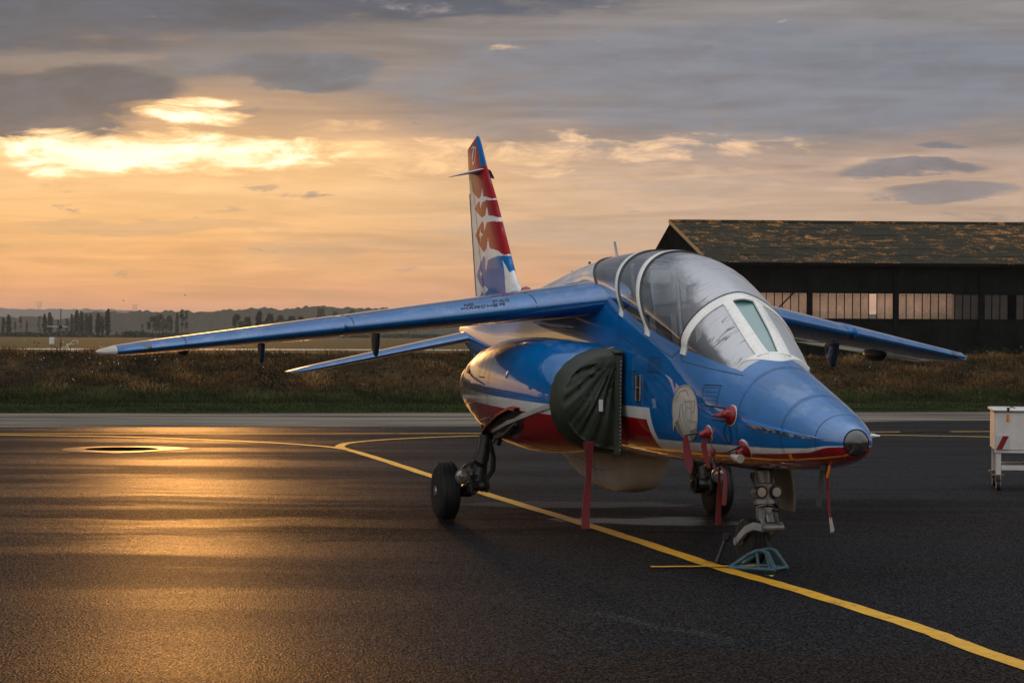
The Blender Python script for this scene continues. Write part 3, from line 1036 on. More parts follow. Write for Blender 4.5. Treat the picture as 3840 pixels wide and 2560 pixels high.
seat(3.0, 1.45)
seat(4.22, 1.62)
mb = MB(); mb.box((0, 4.85, 2.25), (.62, .06, .36), Matrix.Rotation(radians(-20), 3, 'X'), bev=.02)
mb.build("rear_bulkhead", M_tub, cockpit)
mb = MB(); mb.box((0, 3.62, 2.2), (.6, .02, .5), Matrix.Rotation(radians(-22), 3, 'X'), bev=.008)
mb.build("blast_screen", M_glass_side, cockpit)

# ------------------------------------------------------------------ wings
def naca(c, tk):
    return 5 * tk * (0.2969 * sqrt(c) - 0.1260 * c - 0.3516 * c * c + 0.2843 * c**3 - 0.1036 * c**4)


WX = [.30, .55, 1.0, 1.5, 2.0, 2.50, 2.545, 2.56, 2.60, 3.2, 3.8, 4.2, 4.40, 4.50, 4.56, 4.60, 4.62]
def wing_le(x):
    if x >= 4.4:
        return float(np.interp(x, [4.4, 4.50, 4.56, 4.60, 4.62], [7.08, 7.22, 7.45, 7.85, 8.25]))
    b_ = 4.25 + .742 * (x - .55)
    return b_ + (0.075 if x < 2.55 else 0.0)
def wing_te(x):
    if x >= 4.4:
        return float(np.interp(x, [4.4, 4.50, 4.56, 4.60, 4.62], [8.48, 8.56, 8.62, 8.70, 8.72]))
    return 7.12 + .353 * (x - .55)
def wing_z(x):
    return 2.105 - .1279 * (x - .55)
def wing_t(x):
    return float(np.interp(x, [0, .55, 4.3, 4.5, 4.6, 4.62], [.115, .112, .092, .075, .05, .015]))
def WP(x, c, up, sd, off=0.0):
    """point on the wing skin; c = chord share, up = +1 upper / -1 lower"""
    le, te = wing_le(x), wing_te(x); ch = te - le
    y = naca(max(c, 0), wing_t(x)) * ch
    camber = 0.018 * ch * sin(pi * c) if c > 0 else 0
    z = wing_z(x) - 0.035 * c * ch + camber + up * (y + off)
    return Vector((sd * x, le + c * ch - (off * (1 - min(1, c * 8))), z))


CS = [1, .9, .78, .66, .54, .42, .3, .2, .12, .07, .035, .014, .004, 0]
for sd, lab in ((-1, "starboard wing with NE PAS MARCHER stencilled on its leading edge"), (1, "port wing reaching out behind the windscreen")):
    mb = MB(); rings = []
    for x in WX:
        rings.append([WP(x, c, 1, sd) for c in CS] + [WP(x, c, -1, sd) for c in CS[-2::-1]])
    n = len(rings[0])
    if sd > 0:
        rings = [r[::-1] for r in rings]
    mb.grid(rings, closed=True)
    mb.add(rings[-1], [tuple(range(n))])
    # underside slot
    for i, f in enumerate(mb.f):
        if len(f) == 4:
            j = f[0] % n
            k = j if sd < 0 else n - 2 - j
            if k > len(CS) + 3:
                mb.mi[i] = 1
    wing = mb.build("wing", [M_blue, M_under], jet, angle=40, label=lab)
    # wing tip cap
    mb = MB(); rings = []
    for x in [4.40, 4.44, 4.50, 4.56, 4.60, 4.622]:
        rings.append([WP(x, c, 1, sd, .003) for c in CS] + [WP(x, c, -1, sd, .003) for c in CS[-2::-1]])
    if sd > 0:
        rings = [r[::-1] for r in rings]
    rings = rings if sd < 0 else rings
    mb.grid([[r[k] for k in range(n)] for r in rings][2 if sd < 0 else 3:], closed=True)
    mb.build("tip_cap", M_wht, wing)
    # navigation lamp window let into the leading edge
    mb = MB()
    rows = []
    for k in range(5):
        x = 4.20 + .035 * k
        rows.append([WP(x, c, 1, sd, .0035) for c in (.035, .014, .004, 0)] + [WP(x, c, -1, sd, .0035) for c in (.004, .014, .03)])
    mb.grid(rows, flip=(sd > 0))
    mb.build("lamp_window", M_lens, wing)
    # seams
    mb = MB()
    for x in (1.02, 2.47, 3.9):
        mb.grid([[WP(x - .004, c, 1, sd, .002), WP(x + .004, c, 1, sd, .002)] for c in (0, .01, .03, .07, .15, .3, .5, .7, .9)], flip=(sd < 0))
    for a, b_ in ((.6, 2.5), (2.6, 4.3)):
        mb.grid([[WP(a + (b_ - a) * k / 8, .155, 1, sd, .002), WP(a + (b_ - a) * k / 8, .162, 1, sd, .002)] for k in range(9)], flip=(sd > 0))
        mb.grid([[WP(a + (b_ - a) * k / 8, .74, 1, sd, .002), WP(a + (b_ - a) * k / 8, .748, 1, sd, .002)] for k in range(9)], flip=(sd > 0))
    mb.build("panel_line", M_line, wing, kind="stuff")
    # hinge fairings under the trailing edge
    for x, l, h in ((1.98, .44, .30), (3.06, .40, .24)):
        mb = MB(); rings = []
        zt = wing_z(x) - .05
        yb = wing_te(x) - .55
        for z, k0, k1, th in ((zt + .02, 0, 1, .034), (zt - h * .35, .06, .90, .032), (zt - h * .7, .16, .74, .028), (zt - h * .93, .26, .60, .022), (zt - h, .34, .50, .010)):
            a, b_ = yb + l * (k0 - .3), yb + l * (k1 - .3)
            rings.append([(sd * x + th * cos(q), (a + b_) / 2 + (b_ - a) / 2 * sin(q), z) for q in [2 * pi * k / 14 for k in range(14)]])
        mb.loft(rings)
        mb.build("hinge_fairing", M_blue, wing)
    mb = MB(); mb.ball((sd * 3.78, wing_te(3.78) - .25, wing_z(3.78) - .06), (.055, .30, .085), 12, 8)
    mb.build("hinge_fairing", M_dark, wing)
    if sd < 0:
        GL = {'N': [[(0, 0), (0, 1), (.6, 0), (.6, 1)]], 'E': [[(.55, 0), (0, 0), (0, 1), (.55, 1)], [(0, .5), (.45, .5)]],
              'P': [[(0, 0), (0, 1), (.45, 1), (.58, .85), (.58, .62), (.45, .48), (0, .48)]], 'A': [[(0, 0), (.32, 1), (.64, 0)], [(.12, .35), (.52, .35)]],
              'S': [[(.55, .85), (.4, 1), (.15, 1), (0, .8), (.1, .58), (.45, .44), (.57, .22), (.42, 0), (.15, 0), (0, .15)]],
              'M': [[(0, 0), (0, 1), (.36, .4), (.72, 1), (.72, 0)]], 'R': [[(0, 0), (0, 1), (.45, 1), (.58, .85), (.58, .64), (.45, .5), (0, .5)], [(.3, .5), (.6, 0)]],
              'C': [[(.57, .82), (.42, 1), (.15, 1), (0, .8), (0, .2), (.15, 0), (.42, 0), (.57, .18)]], 'H': [[(0, 0), (0, 1)], [(.58, 0), (.58, 1)], [(0, .5), (.58, .5)]]}
        mb = MB()

        def write(word, x0, c0, hgt, arc, adv=.82):
            cx_ = 0
            for ch in word:
                if ch != ' ':
                    for stroke in GL[ch]:
                        P = []
                        for (a, b_), (c, d) in zip(stroke[:-1], stroke[1:]):
                            for k in range(3):
                                P.append((a + (c - a) * k / 3, b_ + (d - b_) * k / 3))
                        P.append(stroke[-1])
                        rws = []
                        Q = []
                        for a, b_ in P:
                            x = x0 - (cx_ + a + .18 * b_) * hgt
                            Q.append(WP(x, c0 + b_ * arc, 1, -1, .003))
                        for i in range(len(Q)):
                            tg = (Q[min(i + 1, len(Q) - 1)] - Q[max(i - 1, 0)]).normalized()
                            nn = Vector((0, -.55, .83))
                            sdv = tg.cross(nn).normalized() * hgt * .085
                            rws.append([Q[i] - sdv, Q[i] + sdv])
                        mb.grid(rws)
                cx_ += adv + (.13 if ch == 'M' else 0)
        write("MARCHER", 1.60, .016, .060, .016)
        write("NE   PAS", 1.56, .044, .056, .030)
        mb.build("lettering", M_text, wing, kind="stuff")

# ------------------------------------------------------------------ tailplane
for sd in (-1, 1):
    mb = MB(); rings = []
    for x, le, te, tk in ((.15, 9.70, 11.05, .09), (.35, 9.83, 11.12, .09), (1.0, 10.20, 11.33, .085), (1.9, 10.70, 11.62, .08), (2.06, 10.80, 11.65, .07), (2.14, 10.95, 11.66, .05), (2.165, 11.15, 11.66, .02)):
        ch = te - le; z0 = 1.80 - .232 * (x - .2)
        r = [(sd * x, le + c * ch, z0 + naca(c, tk) * ch) for c in CS] + [(sd * x, le + c * ch, z0 - naca(c, tk) * ch) for c in CS[-2::-1]]
        rings.append(r if sd < 0 else r[::-1])
    mb.grid(rings, closed=True); mb.add(rings[-1], [tuple(range(len(rings[-1])))])
    mb.build("tailplane", M_blue, jet, angle=40)

# ------------------------------------------------------------------ fin with painted stars
LEp = [(8.15, 2.15), (8.757, 2.235), (9.0, 2.32), (9.189, 2.442), (9.474, 2.729), (10.08, 3.363), (10.54, 3.778), (10.806, 4.076), (10.88, 4.132), (10.96, 4.155)]
TEp = [(10.88, 2.05), (10.93, 2.25), (10.96, 2.34), (11.0, 2.45), (11.089, 2.757), (11.27, 3.363), (11.37, 3.70), (11.432, 3.98), (11.436, 4.02), (11.40, 4.035)]
VF = [0, .06, .1, .15, .28, .58, .78, .93, .97, 1.0]
def fin_le(v): return np.interp(v, VF, [p[0] for p in LEp]), np.interp(v, VF, [p[1] for p in LEp])
def fin_te(v): return np.interp(v, VF, [p[0] for p in TEp]), np.interp(v, VF, [p[1] for p in TEp])
def fin_pt(u, v, sd, off=0.0):
    (s0, z0), (s1, z1) = fin_le(v), fin_te(v)
    tk = np.interp(v, [0, .1, .2, .9, .97, 1], [.05, .07, .085, .085, .06, .01])
    th = naca(u, tk) * (s1 - s0)
    return (sd * (th + off), s0 + (s1 - s0) * u, z0 + (z1 - z0) * u)


FIN_POLYS = [('r', [(11.505, 4.148), (10.945, 4.157), (10.772, 4.128), (10.447, 3.769), (9.993, 3.363), (10.074, 3.358), (10.155, 3.363), (10.321, 3.392), (10.466, 3.406), (10.502, 3.455), (10.532, 3.515), (10.557, 3.445), (10.578, 3.413), (10.702, 3.387), (10.887, 3.439), (11.093, 3.498), (11.216, 3.641), (11.485, 3.673)], (9.993, 11.505, 3.358, 4.157)), ('b', [(11.003, 4.162), (10.772, 4.142), (10.447, 3.761), (10.684, 3.778), (10.841, 3.994), (11.002, 4.127)], (10.447, 11.003, 3.761, 4.162)), ('r', [(10.701, 3.363), (10.632, 3.346), (10.595, 3.269), (10.552, 3.306), (10.497, 3.341), (10.32, 3.351), (10.128, 3.345), (10.035, 3.34), (9.813, 3.137), (9.877, 3.131), (10.006, 3.156), (10.191, 3.17), (10.238, 3.234), (10.273, 3.279), (10.304, 3.237), (10.329, 3.177), (10.445, 3.165), (10.512, 3.162), (10.735, 3.221), (10.962, 3.284), (10.825, 3.328)], (9.813, 10.962, 3.131, 3.363)), ('r', [(10.477, 3.122), (10.398, 3.091), (10.377, 2.993), (10.318, 3.032), (10.265, 3.091), (10.091, 3.096), (9.779, 3.084), (9.415, 2.725), (9.465, 2.693), (9.559, 2.701), (9.692, 2.742), (9.889, 2.772), (10.051, 2.783), (10.113, 2.832), (10.171, 2.927), (10.206, 2.835), (10.236, 2.782), (10.324, 2.768), (10.395, 2.753), (10.634, 2.838), (10.926, 2.975), (10.7, 3.056)], (9.415, 10.926, 2.693, 3.122)), ('w', [(10.603, 3.052), (10.567, 2.995), (10.437, 2.96), (10.565, 2.941), (10.591, 2.885), (10.61, 2.941), (10.673, 2.967), (10.612, 2.99)], (10.437, 10.673, 2.885, 3.052)), ('b', [(10.405, 2.715), (10.304, 2.685), (10.287, 2.526), (10.222, 2.562), (10.138, 2.655), (9.966, 2.672), (9.753, 2.686), (9.543, 2.69), (9.378, 2.687), (9.229, 2.554), (9.278, 2.496), (9.298, 2.492), (9.435, 2.58), (9.541, 2.637), (9.46, 2.541), (9.386, 2.38), (9.318, 2.209), (9.732, 2.159), (10.467, 2.168), (10.463, 2.21), (10.443, 2.265), (10.18, 2.319), (10.346, 2.362), (10.414, 2.375), (10.446, 2.35), (10.53, 2.342), (10.702, 2.408), (10.872, 2.493), (10.681, 2.603)], (9.229, 10.872, 2.159, 2.715)), ('b', [(10.545, 2.305), (10.465, 2.279), (10.483, 2.169), (10.893, 2.16), (10.78, 2.228)], (10.465, 10.893, 2.16, 2.305)), ('w', [(10.578, 2.551), (10.548, 2.527), (10.469, 2.507), (10.552, 2.488), (10.58, 2.464), (10.603, 2.492), (10.667, 2.516), (10.605, 2.528)], (10.469, 10.667, 2.464, 2.551))]
FIN_70 = [[(11.161, 4.02), (11.027, 4.026), (11.07, 3.949), (11.103, 3.885)], [(10.939, 4.016), (10.915, 3.979), (10.924, 3.917), (10.962, 3.856), (11.03, 3.823), (11.071, 3.835), (11.073, 3.883), (11.047, 3.954), (10.997, 4.004), (10.939, 4.016)]]


def inpoly(x, y, P):
    c = False; j = len(P) - 1
    for i in range(len(P)):
        if (P[i][1] > y) != (P[j][1] > y) and x < (P[j][0] - P[i][0]) * (y - P[i][1]) / (P[j][1] - P[i][1]) + P[i][0]:
            c = not c
        j = i
    return c


NU, NV = 110, 260
us = [(k / NU) ** 1.5 for k in range(NU + 1)]
pts = {}
mb = MB()
for sd in (-1, 1):
    rows = [[fin_pt(u, k / NV, sd) for u in us] for k in range(NV + 1)]
    mb.grid(rows, flip=(sd > 0))
    o = len(mb.v)
fin = mb.build("fin", M_fin, jet, angle=60, label="tall tail fin with white stars on red and blue and the number 70")
ca = fin.data.color_attributes.new("paint", 'FLOAT_COLOR', 'POINT')
buf = np.ones((len(fin.data.vertices), 4), np.float32)
cw, cr, cb_ = WHITE, RED, BLUE
cache = {}
half_n = len(fin.data.vertices) // 2
for i, v_ in enumerate(fin.data.vertices):
    if i < half_n:
        c = cw
        for colr, P, bb in FIN_POLYS:
            if bb[0] <= v_.co.y <= bb[1] and bb[2] <= v_.co.z <= bb[3] and inpoly(v_.co.y, v_.co.z, P):
                c = {'r': cr, 'b': cb_, 'w': cw}[colr]
        cache[i] = c
    else:
        c = cache[i - half_n]
    buf[i, :3] = c
ca.data.foreach_set('color', buf.ravel())
mb = MB()
for path in FIN_70:
    Q = []
    for (a, b_), (c, d) in zip(path[:-1], path[1:]):
        for k in range(3):
            Q.append((a + (c - a) * k / 3, b_ + (d - b_) * k / 3))
    Q.append(path[-1])
    for sd in (-1, 1):
        rws = []
        for i, (s, z) in enumerate(Q):
            a, b_ = Q[max(i - 1, 0)], Q[min(i + 1, len(Q) - 1)]
            tx, tz = b_[0] - a[0], b_[1] - a[1]; L = sqrt(tx * tx + tz * tz) + 1e-9
            nx, nz = -tz / L * .011, tx / L * .011
            row = []
            for e in (-1, 1):
                ss_, zz_ = s + e * nx, z + e * nz
                v = float(np.interp(zz_, [3.45, 4.1], [.63, .97]))
                # find (u,v) by a few fixed-point steps
                u = .4
                for _ in range(12):
                    (s0, z0), (s1, z1) = fin_le(v), fin_te(v)
                    u = (ss_ - s0) / (s1 - s0)
                    v += (zz_ - (z0 + (z1 - z0) * u)) * .4
                row.append(fin_pt(min(max(u, 0.01), 1), v, sd, .003))
            rws.append(row)
        mb.grid(rws, flip=(sd < 0))
mb.build("lettering", M_white, fin, kind="stuff")
# rudder gap
mb = MB()
for sd in (-1, 1):
    mb.grid([[fin_pt(u, .08 + .60 * k / 20, sd, .002) for u in (.715, .725)] for k in range(21)])
mb.build("rudder_gap", M_line, fin)
MB().tube([fin_pt(1, .05 + .6 * k / 6, 0) for k in range(7)], .008, 6).build("rudder_edge", M_line, fin)
# small swept antenna blades either side of the fin
for sd in (-1, 1):
    mb = MB(); rings = []
    for x, a, b_, th in ((.0, 10.50, 11.30, .022), (.08, 10.62, 11.28, .018), (.19, 10.95, 11.27, .010), (.275, 11.20, 11.27, .004)):
        rings.append([(sd * x, (a + b_) / 2 + (b_ - a) / 2 * cos(q), 3.735 - .22 * x + th * sin(q)) for q in [2 * pi * k / 12 for k in range(12)]])
    mb.loft(rings)
    mb.build("fin_antenna", M_wht if sd < 0 else M_dark, fin)
mb = MB()
mb.loft([[(.05 * cos(q) * k, y, 1.86 + .06 * sin(q) * k) for q in [2 * pi * j / 12 for j in range(12)]] for y, k in ((11.25, 1.6), (11.4, 1.3), (11.55, .8), (11.62, .2))])
mb.build("tail_cone", M_wht, jet)

# ------------------------------------------------------------------ engine nacelles
NS = [3.60, 3.63, 3.70, 3.9, 4.2, 4.6, 5.0, 5.5, 6.0, 6.5, 7.0, 7.3, 7.55, 7.7]
nxo = pchip([3.6, 3.7, 4.2, 5.0, 5.5, 6.5, 7.0, 7.4, 7.7], [1.085, 1.10, 1.18, 1.245, 1.24, 1.175, 1.11, 1.04, .97])
nxi = pchip([3.6, 4.2, 5.0, 6.0, 7.0, 7.7], [.60, .56, .45, .40, .42, .47])
nzt = pchip([3.6, 3.7, 4.2, 5.0, 5.6, 6.5, 7.0, 7.4, 7.7], [1.635, 1.655, 1.73, 1.775, 1.775, 1.715, 1.65, 1.58, 1.52])
nzb = pchip([3.6, 3.7, 4.2, 5.0, 5.6, 6.5, 7.0, 7.4, 7.7], [.83, .815, .76, .735, .745, .815, .90, .97, 1.03])
def NP(s, q, sd, off=0.0, n_=2.35):
    xo, xi, zt, zb = nxo(s), nxi(s), nzt(s), nzb(s)
    cx_, cz_ = (xo + xi) / 2, (zt + zb) / 2
    a, b_ = (xo - xi) / 2 + off, (zt - zb) / 2 + off
    c, d = cos(q), sin(q)
    x = cx_ + a * math.copysign(abs(c) ** (2 / n_), c)
    z = cz_ + b_ * math.copysign(abs(d) ** (2 / n_), d)
    k = max(0.0, 1 - (s - 3.6) / 1.3); k = k * k * (3 - 2 * k)
    if k > 0:
        # D-shaped mouth: flat inboard side, half-oval outboard side
        if c >= 0:
            x2 = xi + (xo - xi + off) * abs(c) ** .96
        else:
            x2 = xi - off - .015 * abs(c)
        z2 = cz_ + b_ * math.copysign(abs(d) ** (.96 if c >= 0 else .6), d)
        x += (x2 - x) * k; z += (z2 - z) * k
    return (sd * x, s, z)
QN = 44
for sd, lab in ((-1, "starboard engine nacelle mirroring the clouds"), (1, "port engine nacelle on the far side")):
    mb = MB(); rings = []
    for s in NS:
        r = [NP(s, 2 * pi * k / QN, sd) for k in range(QN)]
        rings.append(r if sd < 0 else r[::-1])
    # rolled lip and dark throat
    r_in = [[(p[0] + (sd * .88 - p[0]) * f_, p[1] + dy_, p[2] + (1.235 - p[2]) * f_) for p in rings[0]] for f_, dy_ in ((.03, -.012), (.06, 0), (.08, .1))]
    mb.grid([r_in[2], r_in[1], r_in[0]] + rings, closed=True)
    nac = mb.build("engine_nacelle", M_livery, jet, angle=60, label=lab)
    mb = MB()
    base = rings[-1]
    cxn, czn = sd * (nxo(7.7) + nxi(7.7)) / 2, (nzt(7.7) + nzb(7.7)) / 2
    sc_ = lambda k, dy_: [(cxn + (p[0] - cxn) * k, p[1] + dy_, czn + (p[2] - czn) * k) for p in base]
    mb.grid([sc_(1, 0), sc_(.96, .10), sc_(.84, .16), sc_(.80, .0), sc_(.6, -.2)], closed=True)
    mb.add(sc_(.6, -.2), [tuple(range(QN))])
    mb.build("exhaust_nozzle", M_dark, nac)
    # access doors and vents
    mb = MB()
    def nl(seq, half=.004):
        rws = []
        P = [Vector(NP(s, q, sd, .003)) for s, q in seq]
        for i, (s, q) in enumerate(seq):
            tg = (P[min(i + 1, len(P) - 1)] - P[max(i - 1, 0)]).normalized()
            n = (Vector(NP(s, q, sd, .03)) - Vector(NP(s, q, sd))).normalized()
            d = tg.cross(n).normalized() * half
            rws.append([P[i] - d, P[i] + d])
        mb.grid(rws)
    D = pi / 180
    for s in (5.55, 6.1, 6.9):
        nl([(s, (-60 + 6 * k) * D) for k in range(30)], .004)
    nl([(5.75, (120 - 6 * k) * D) for k in range(18)] + [(5.75 + .03 * k, 12 * D) for k in range(1, 9)] + [(5.99, (12 + 6 * k) * D) for k in range(19)], .005)
    nl([(4.3 + .15 * k, (100 - k * .5) * D) for k in range(20)], .004)
    mb.build("panel_line", M_line, nac, kind="stuff")
    mb = MB()
    rows = [[NP(6.55 + .16 * k / 6, (42 + 26 * j / 6) * D, sd, .004) for k in range(7)] for j in range(7)]
    mb.grid(rows)
    mb.build("cooling_vent", M_black, nac)
    mb = MB()
    c0 = (6.78, 20 * D)
    mb.grid([[NP(c0[0] + .10 * r * cos(a), c0[1] + .055 * r * sin(a), sd, .004) for a in [2 * pi * k / 16 for k in range(16)]] for r in (0.02, .5, 1)], closed=True)
    mb.build("cooling_vent", M_black, nac)
    if sd < 0:
        # worn stencil on the white band
        mb = MB()
        for k in range(9):
            s = 7.02 + .034 * k
            mb.grid([[NP(s + e, q * D, sd, .004) for e in (0, .012 if k < 5 else .008)] for q in (2.0 - 2, 4, 8)])
        mb.build("lettering", M_skin, nac, kind="stuff")

# fairing between nacelle and body above the intake, and boundary-layer splitter
for sd in (-1, 1):
    mb = MB()
    rows = []
    for s in (3.72, 3.9, 4.3, 4.9, 5.6, 6.4, 7.2):
        rows.append([(sd * (fus_x(s, 1.55) - .02), s, 1.62), (sd * (fus_x(s, 1.4) + .06), s, 1.56), (sd * (nxi(s) + .10), s, 1.50), (sd * (nxi(s) + .10), s, .90), (sd * (fus_x(s, .95) - .02), s, .86)])
    mb.grid(rows, flip=(sd > 0))
    mb.add(rows[0], [(0, 1, 2, 3, 4)])
    mb.build("intake_fairing", M_livery, jet)

# ------------------------------------------------------------------ belly pod
mb = MB(); rings = []
for y, hw, zb in ((4.50, .08, .66), (4.53, .17, .54), (4.60, .22, .455), (4.72, .25, .40), (4.95, .27, .362), (5.3, .275, .350), (5.7, .27, .375), (6.05, .26, .425), (6.4, .235, .50), (6.7, .20, .58), (6.95, .14, .66), (7.1, .05, .74)):
    r = []
    for k in range(24):
        a = pi + pi * k / 23
        r.append((hw * math.copysign(abs(cos(a)) ** .62, cos(a)), y, .80 + (.80 - zb) * -abs(sin(a)) ** .62))
    rings.append(r)
mb.grid(rings)
mb.add(rings[0], [tuple(range(24))[::-1]])
pod = mb.build("belly_pod", M_pod, jet, angle=60)
mb = MB()
mb.grid([[((.278 + .0) * math.copysign(abs(cos(a)) ** .62, cos(a)), yy, .80 - (.80 - .348) * abs(sin(a)) ** .62) for a in [pi + pi * k / 23 for k in range(24)]] for yy in (5.296, 5.304)])
for k in range(12):
    y = 4.75 + .12 * k
    mb.ball((-.272, y, .60 - .04 * sin(k * .5)), .006, 6, 3)
mb.build("panel_line", M_line, pod, kind="stuff")

# ------------------------------------------------------------------ landing gear
M_steelp = mat("door_lining", (.30, .27, .22), .25, .6)


def wheel(par, c, r, wd, outer, hub_r):
    """tyre, rim and brake of one wheel; outer = -1/+1 direction of the outboard face"""
    mb = MB()
    prof = []
    h = wd / 2
    for k in range(25):
        a = -pi * .5 + pi * k / 24
        # rounded shoulders
        prof.append((h * math.copysign(abs(sin(a)) ** .8, sin(a)), hub_r + (r - hub_r) * abs(cos(a)) ** .42))
    mb.lathe(c, (1, 0, 0), prof, 44)
    for g in (-.28, -.1, .1, .28):
        pass
    # flatten where the tyre carries load
    zmin = c[2] - r
    mb.v = [(x, y, max(z, zmin + .012)) for x, y, z in mb.v]
    tyre = mb.build("tyre", M_tyre, par, angle=60)
    mb = MB()
    for g in (-.30, -.10, .10, .30):
        mb.lathe((c[0] + g * wd - .004, c[1], c[2]), (1, 0, 0), [(0, r * .985), (0.0, r + .0015), (.008, r + .0015), (.008, r * .985)], 44, cap=False)
    mb.v = [(x, y, max(z, zmin + .010)) for x, y, z in mb.v]
    mb.build("tread_groove", M_black, par, kind="stuff")
    mb = MB()
    mb.lathe(c, (outer, 0, 0), [(h * .55, hub_r * 1.04), (h * .92, hub_r * 1.04), (h * .96, hub_r * .98), (h * .80, hub_r * .86), (h * .62, hub_r * .70), (h * .58, hub_r * .42), (h * 1.0, hub_r * .36), (h * 1.08, hub_r * .30), (h * 1.1, .004)], 28)
    for k in range(8):
        a = 2 * pi * k / 8
        mb.lathe((c[0] + outer * h * .58, c[1] + hub_r * .58 * cos(a), c[2] + hub_r * .58 * sin(a)), (outer, 0, 0), [(0, .013), (.012, .013), (.014, .004)], 6)
    mb.build("rim", M_hub, par)
    mb = MB()
    mb.lathe(c, (-outer, 0, 0), [(h * .3, hub_r * .95), (h * .85, hub_r * .95), (h * .95, hub_r * .8), (h * 1.05, .04)], 24)
    mb.build("brake_drum", M_dark, par)


for sd, lab in ((-1, "starboard main landing gear splayed out to the wheel"), (1, "port main landing gear beyond the nose leg")):
    g = empty("main_gear", label=lab); g.parent = jet
    wz = .285 + sd * .0066
    wc = (sd * 1.40, 6.52, wz)
    wheel(g, wc, .285, .205, sd, .135)
    mb = MB()
    mb.tube([(sd * 1.00, 6.34, 1.02), (sd * 1.035, 6.33, .88)], .075, 16)
    mb.tube([(sd * 1.03, 6.33, .89), (sd * 1.10, 6.31, .56)], [.064, .060], 18)
    mb.tube([(sd * 1.045, 6.325, .83), (sd * 1.05, 6.325, .80)], .071, 18)
    mb.tube([(sd * 1.085, 6.315, .63), (sd * 1.09, 6.315, .61)], .067, 18)
    mb.tube([(sd * 1.10, 6.31, .57), (sd * 1.13, 6.30, .40)], [.062, .078], 16)
    mb.build("leg", M_dark, g)
    mb = MB()
    mb.box((sd * 1.06, 6.28, .355), (.03, .13, .15), bev=.012)
    mb.box((sd * 1.21, 6.28, .355), (.03, .13, .15), bev=.012)
    mb.box((sd * 1.135, 6.29, .43), (.18, .12, .05), bev=.015)
    mb.lathe((sd * 1.03, 6.27, .345), (sd, 0, 0), [(0, .03), (.015, .045), (.19, .045), (.21, .03)], 14)
    mb.lathe((sd * 1.09, 6.25, .345), (sd, 0, 0), [(0, .03), (.0, .058), (.025, .058), (.04, .05), (.075, .05), (.09, .058), (.115, .058), (.115, .03)], 16)
    mb.build("knuckle", M_dark, g, angle=30)
    mb = MB()
    mb.tube([(sd * 1.20, 6.28, .345), (sd * 1.22, 6.40, .32), (sd * 1.23, 6.52, wz)], [.05, .045, .05], 12)
    mb.lathe((sd * 1.15, 6.52, wz), (sd, 0, 0), [(0, .03), (.0, .06), (.09, .06), (.2, .035)], 14)
    mb.build("trailing_arm", M_dark, g)
    mb = MB()
    mb.tube([(sd * .985, 6.30, .86), (sd * .86, 6.30, .895), (sd * .68, 6.30, .95)], .017, 8)
    mb.build("retraction_strut", M_steel, g)
    mb = MB()
    mb.tube([(sd * 1.06, 6.38, .80), (sd * 1.16, 6.44, .50)], .025, 8)
    mb.tube([(sd * .99, 6.24, .87), (sd * .94, 6.26, .80), (sd * .96, 6.27, .74)], .04, 8)
    mb.ball((sd * .985, 6.26, .86), (.045, .05, .05))
    mb.build("side_stay", M_dark, g)
    mb = MB()
    for (o_, q) in ((0, 0), (.02, .015), (.035, -.01)):
        mb.tube([(sd * (1.03 - o_ * .3), 6.25, .78 + q), (sd * (1.02 - o_), 6.22, .62), (sd * (1.03 - o_), 6.20, .50), (sd * (1.07 - o_), 6.22, .42 - q)], .009, 6)
        mb.tube([(sd * 1.10, 6.24, .53 + q), (sd * 1.19, 6.22, .56 + o_), (sd * 1.27, 6.24, .535 + q), (sd * 1.30, 6.30, .50)], .009, 6)
        mb.tube([(sd * 1.14, 6.26, .30), (sd * 1.20, 6.23, .265 - q * .6), (sd * 1.25, 6.26, .30 + o_)], .008, 6)
    mb.build("brake_hose", M_black, g)
    mb = MB()
    lx_ = (sd * 1.305, 6.235, .435)
    mb.lathe(lx_, (0, -1, 0), [(-.07, .03), (-.05, .055), (0, .074), (.012, .076), (.014, .068)], 24, cap=False)
    lamp = mb.build("taxi_lamp", M_grey, g)
    mb = MB(); mb.lathe(lx_, (0, -1, 0), [(-.048, .02), (-.03, .05), (0.0, .068)], 24, cap=True); mb.build("reflector", M_chrome, lamp)
    mb = MB(); mb.lathe(lx_, (0, -1, 0), [(.004, .069), (.012, .06), (.017, .035), (.019, .001)], 24); mb.build("lens", M_lampglass, lamp)
    # wheel bay's shade painted as a black nacelle patch; door edge stands proud of it
    bayP = [(6.4, -54), (6.0, -40), (5.5, -26), (5.0, -14), (4.66, -8), (4.50, -13), (4.50, -22), (4.58, -32), (4.9, -42), (5.3, -49), (5.7, -55)]
    P2 = []
    for (a, c), (e, f_) in zip(bayP, bayP[1:] + bayP[:1]):
        for k in range(4):
            P2.append((a + (e - a) * k / 4, c + (f_ - c) * k / 4))
    mb = MB()
    mb.grid([[NP(5.2 + (a - 5.2) * r, (-32 + (c + 32) * r) * D, sd, .005 - .0 * r) for a, c in P2] for r in (.02, .25, .5, .75, 1)], closed=True)
    mb.build("wheel_bay_shade", M_black, g)
    mb = MB(); rows = []
    for a, c in [(6.5, -57), (6.4, -54), (6.0, -40), (5.5, -26), (5.0, -14), (4.66, -8), (4.52, -9)]:
        rows.append([NP(a, (c + .5) * D, sd, -.01), NP(a, (c + .5) * D, sd, .055), NP(a, (c - 1.5) * D, sd, .060), NP(a, (c - 1.5) * D, sd, -.01)])
    mb.grid(rows); mb.build("gear_door", M_redp, g, angle=30)
    mb = MB()
    for o_, (q0, q1) in enumerate(((-30, -44), (-38, -50), (-20, -30))):
        mb.tube([NP(4.75 + .3 * o_, q0 * D, sd, .02), NP(5.1 + .3 * o_, (q0 + q1) / 2 * D, sd, .035), NP(5.5 + .25 * o_, q1 * D, sd, .02)], .016, 6)
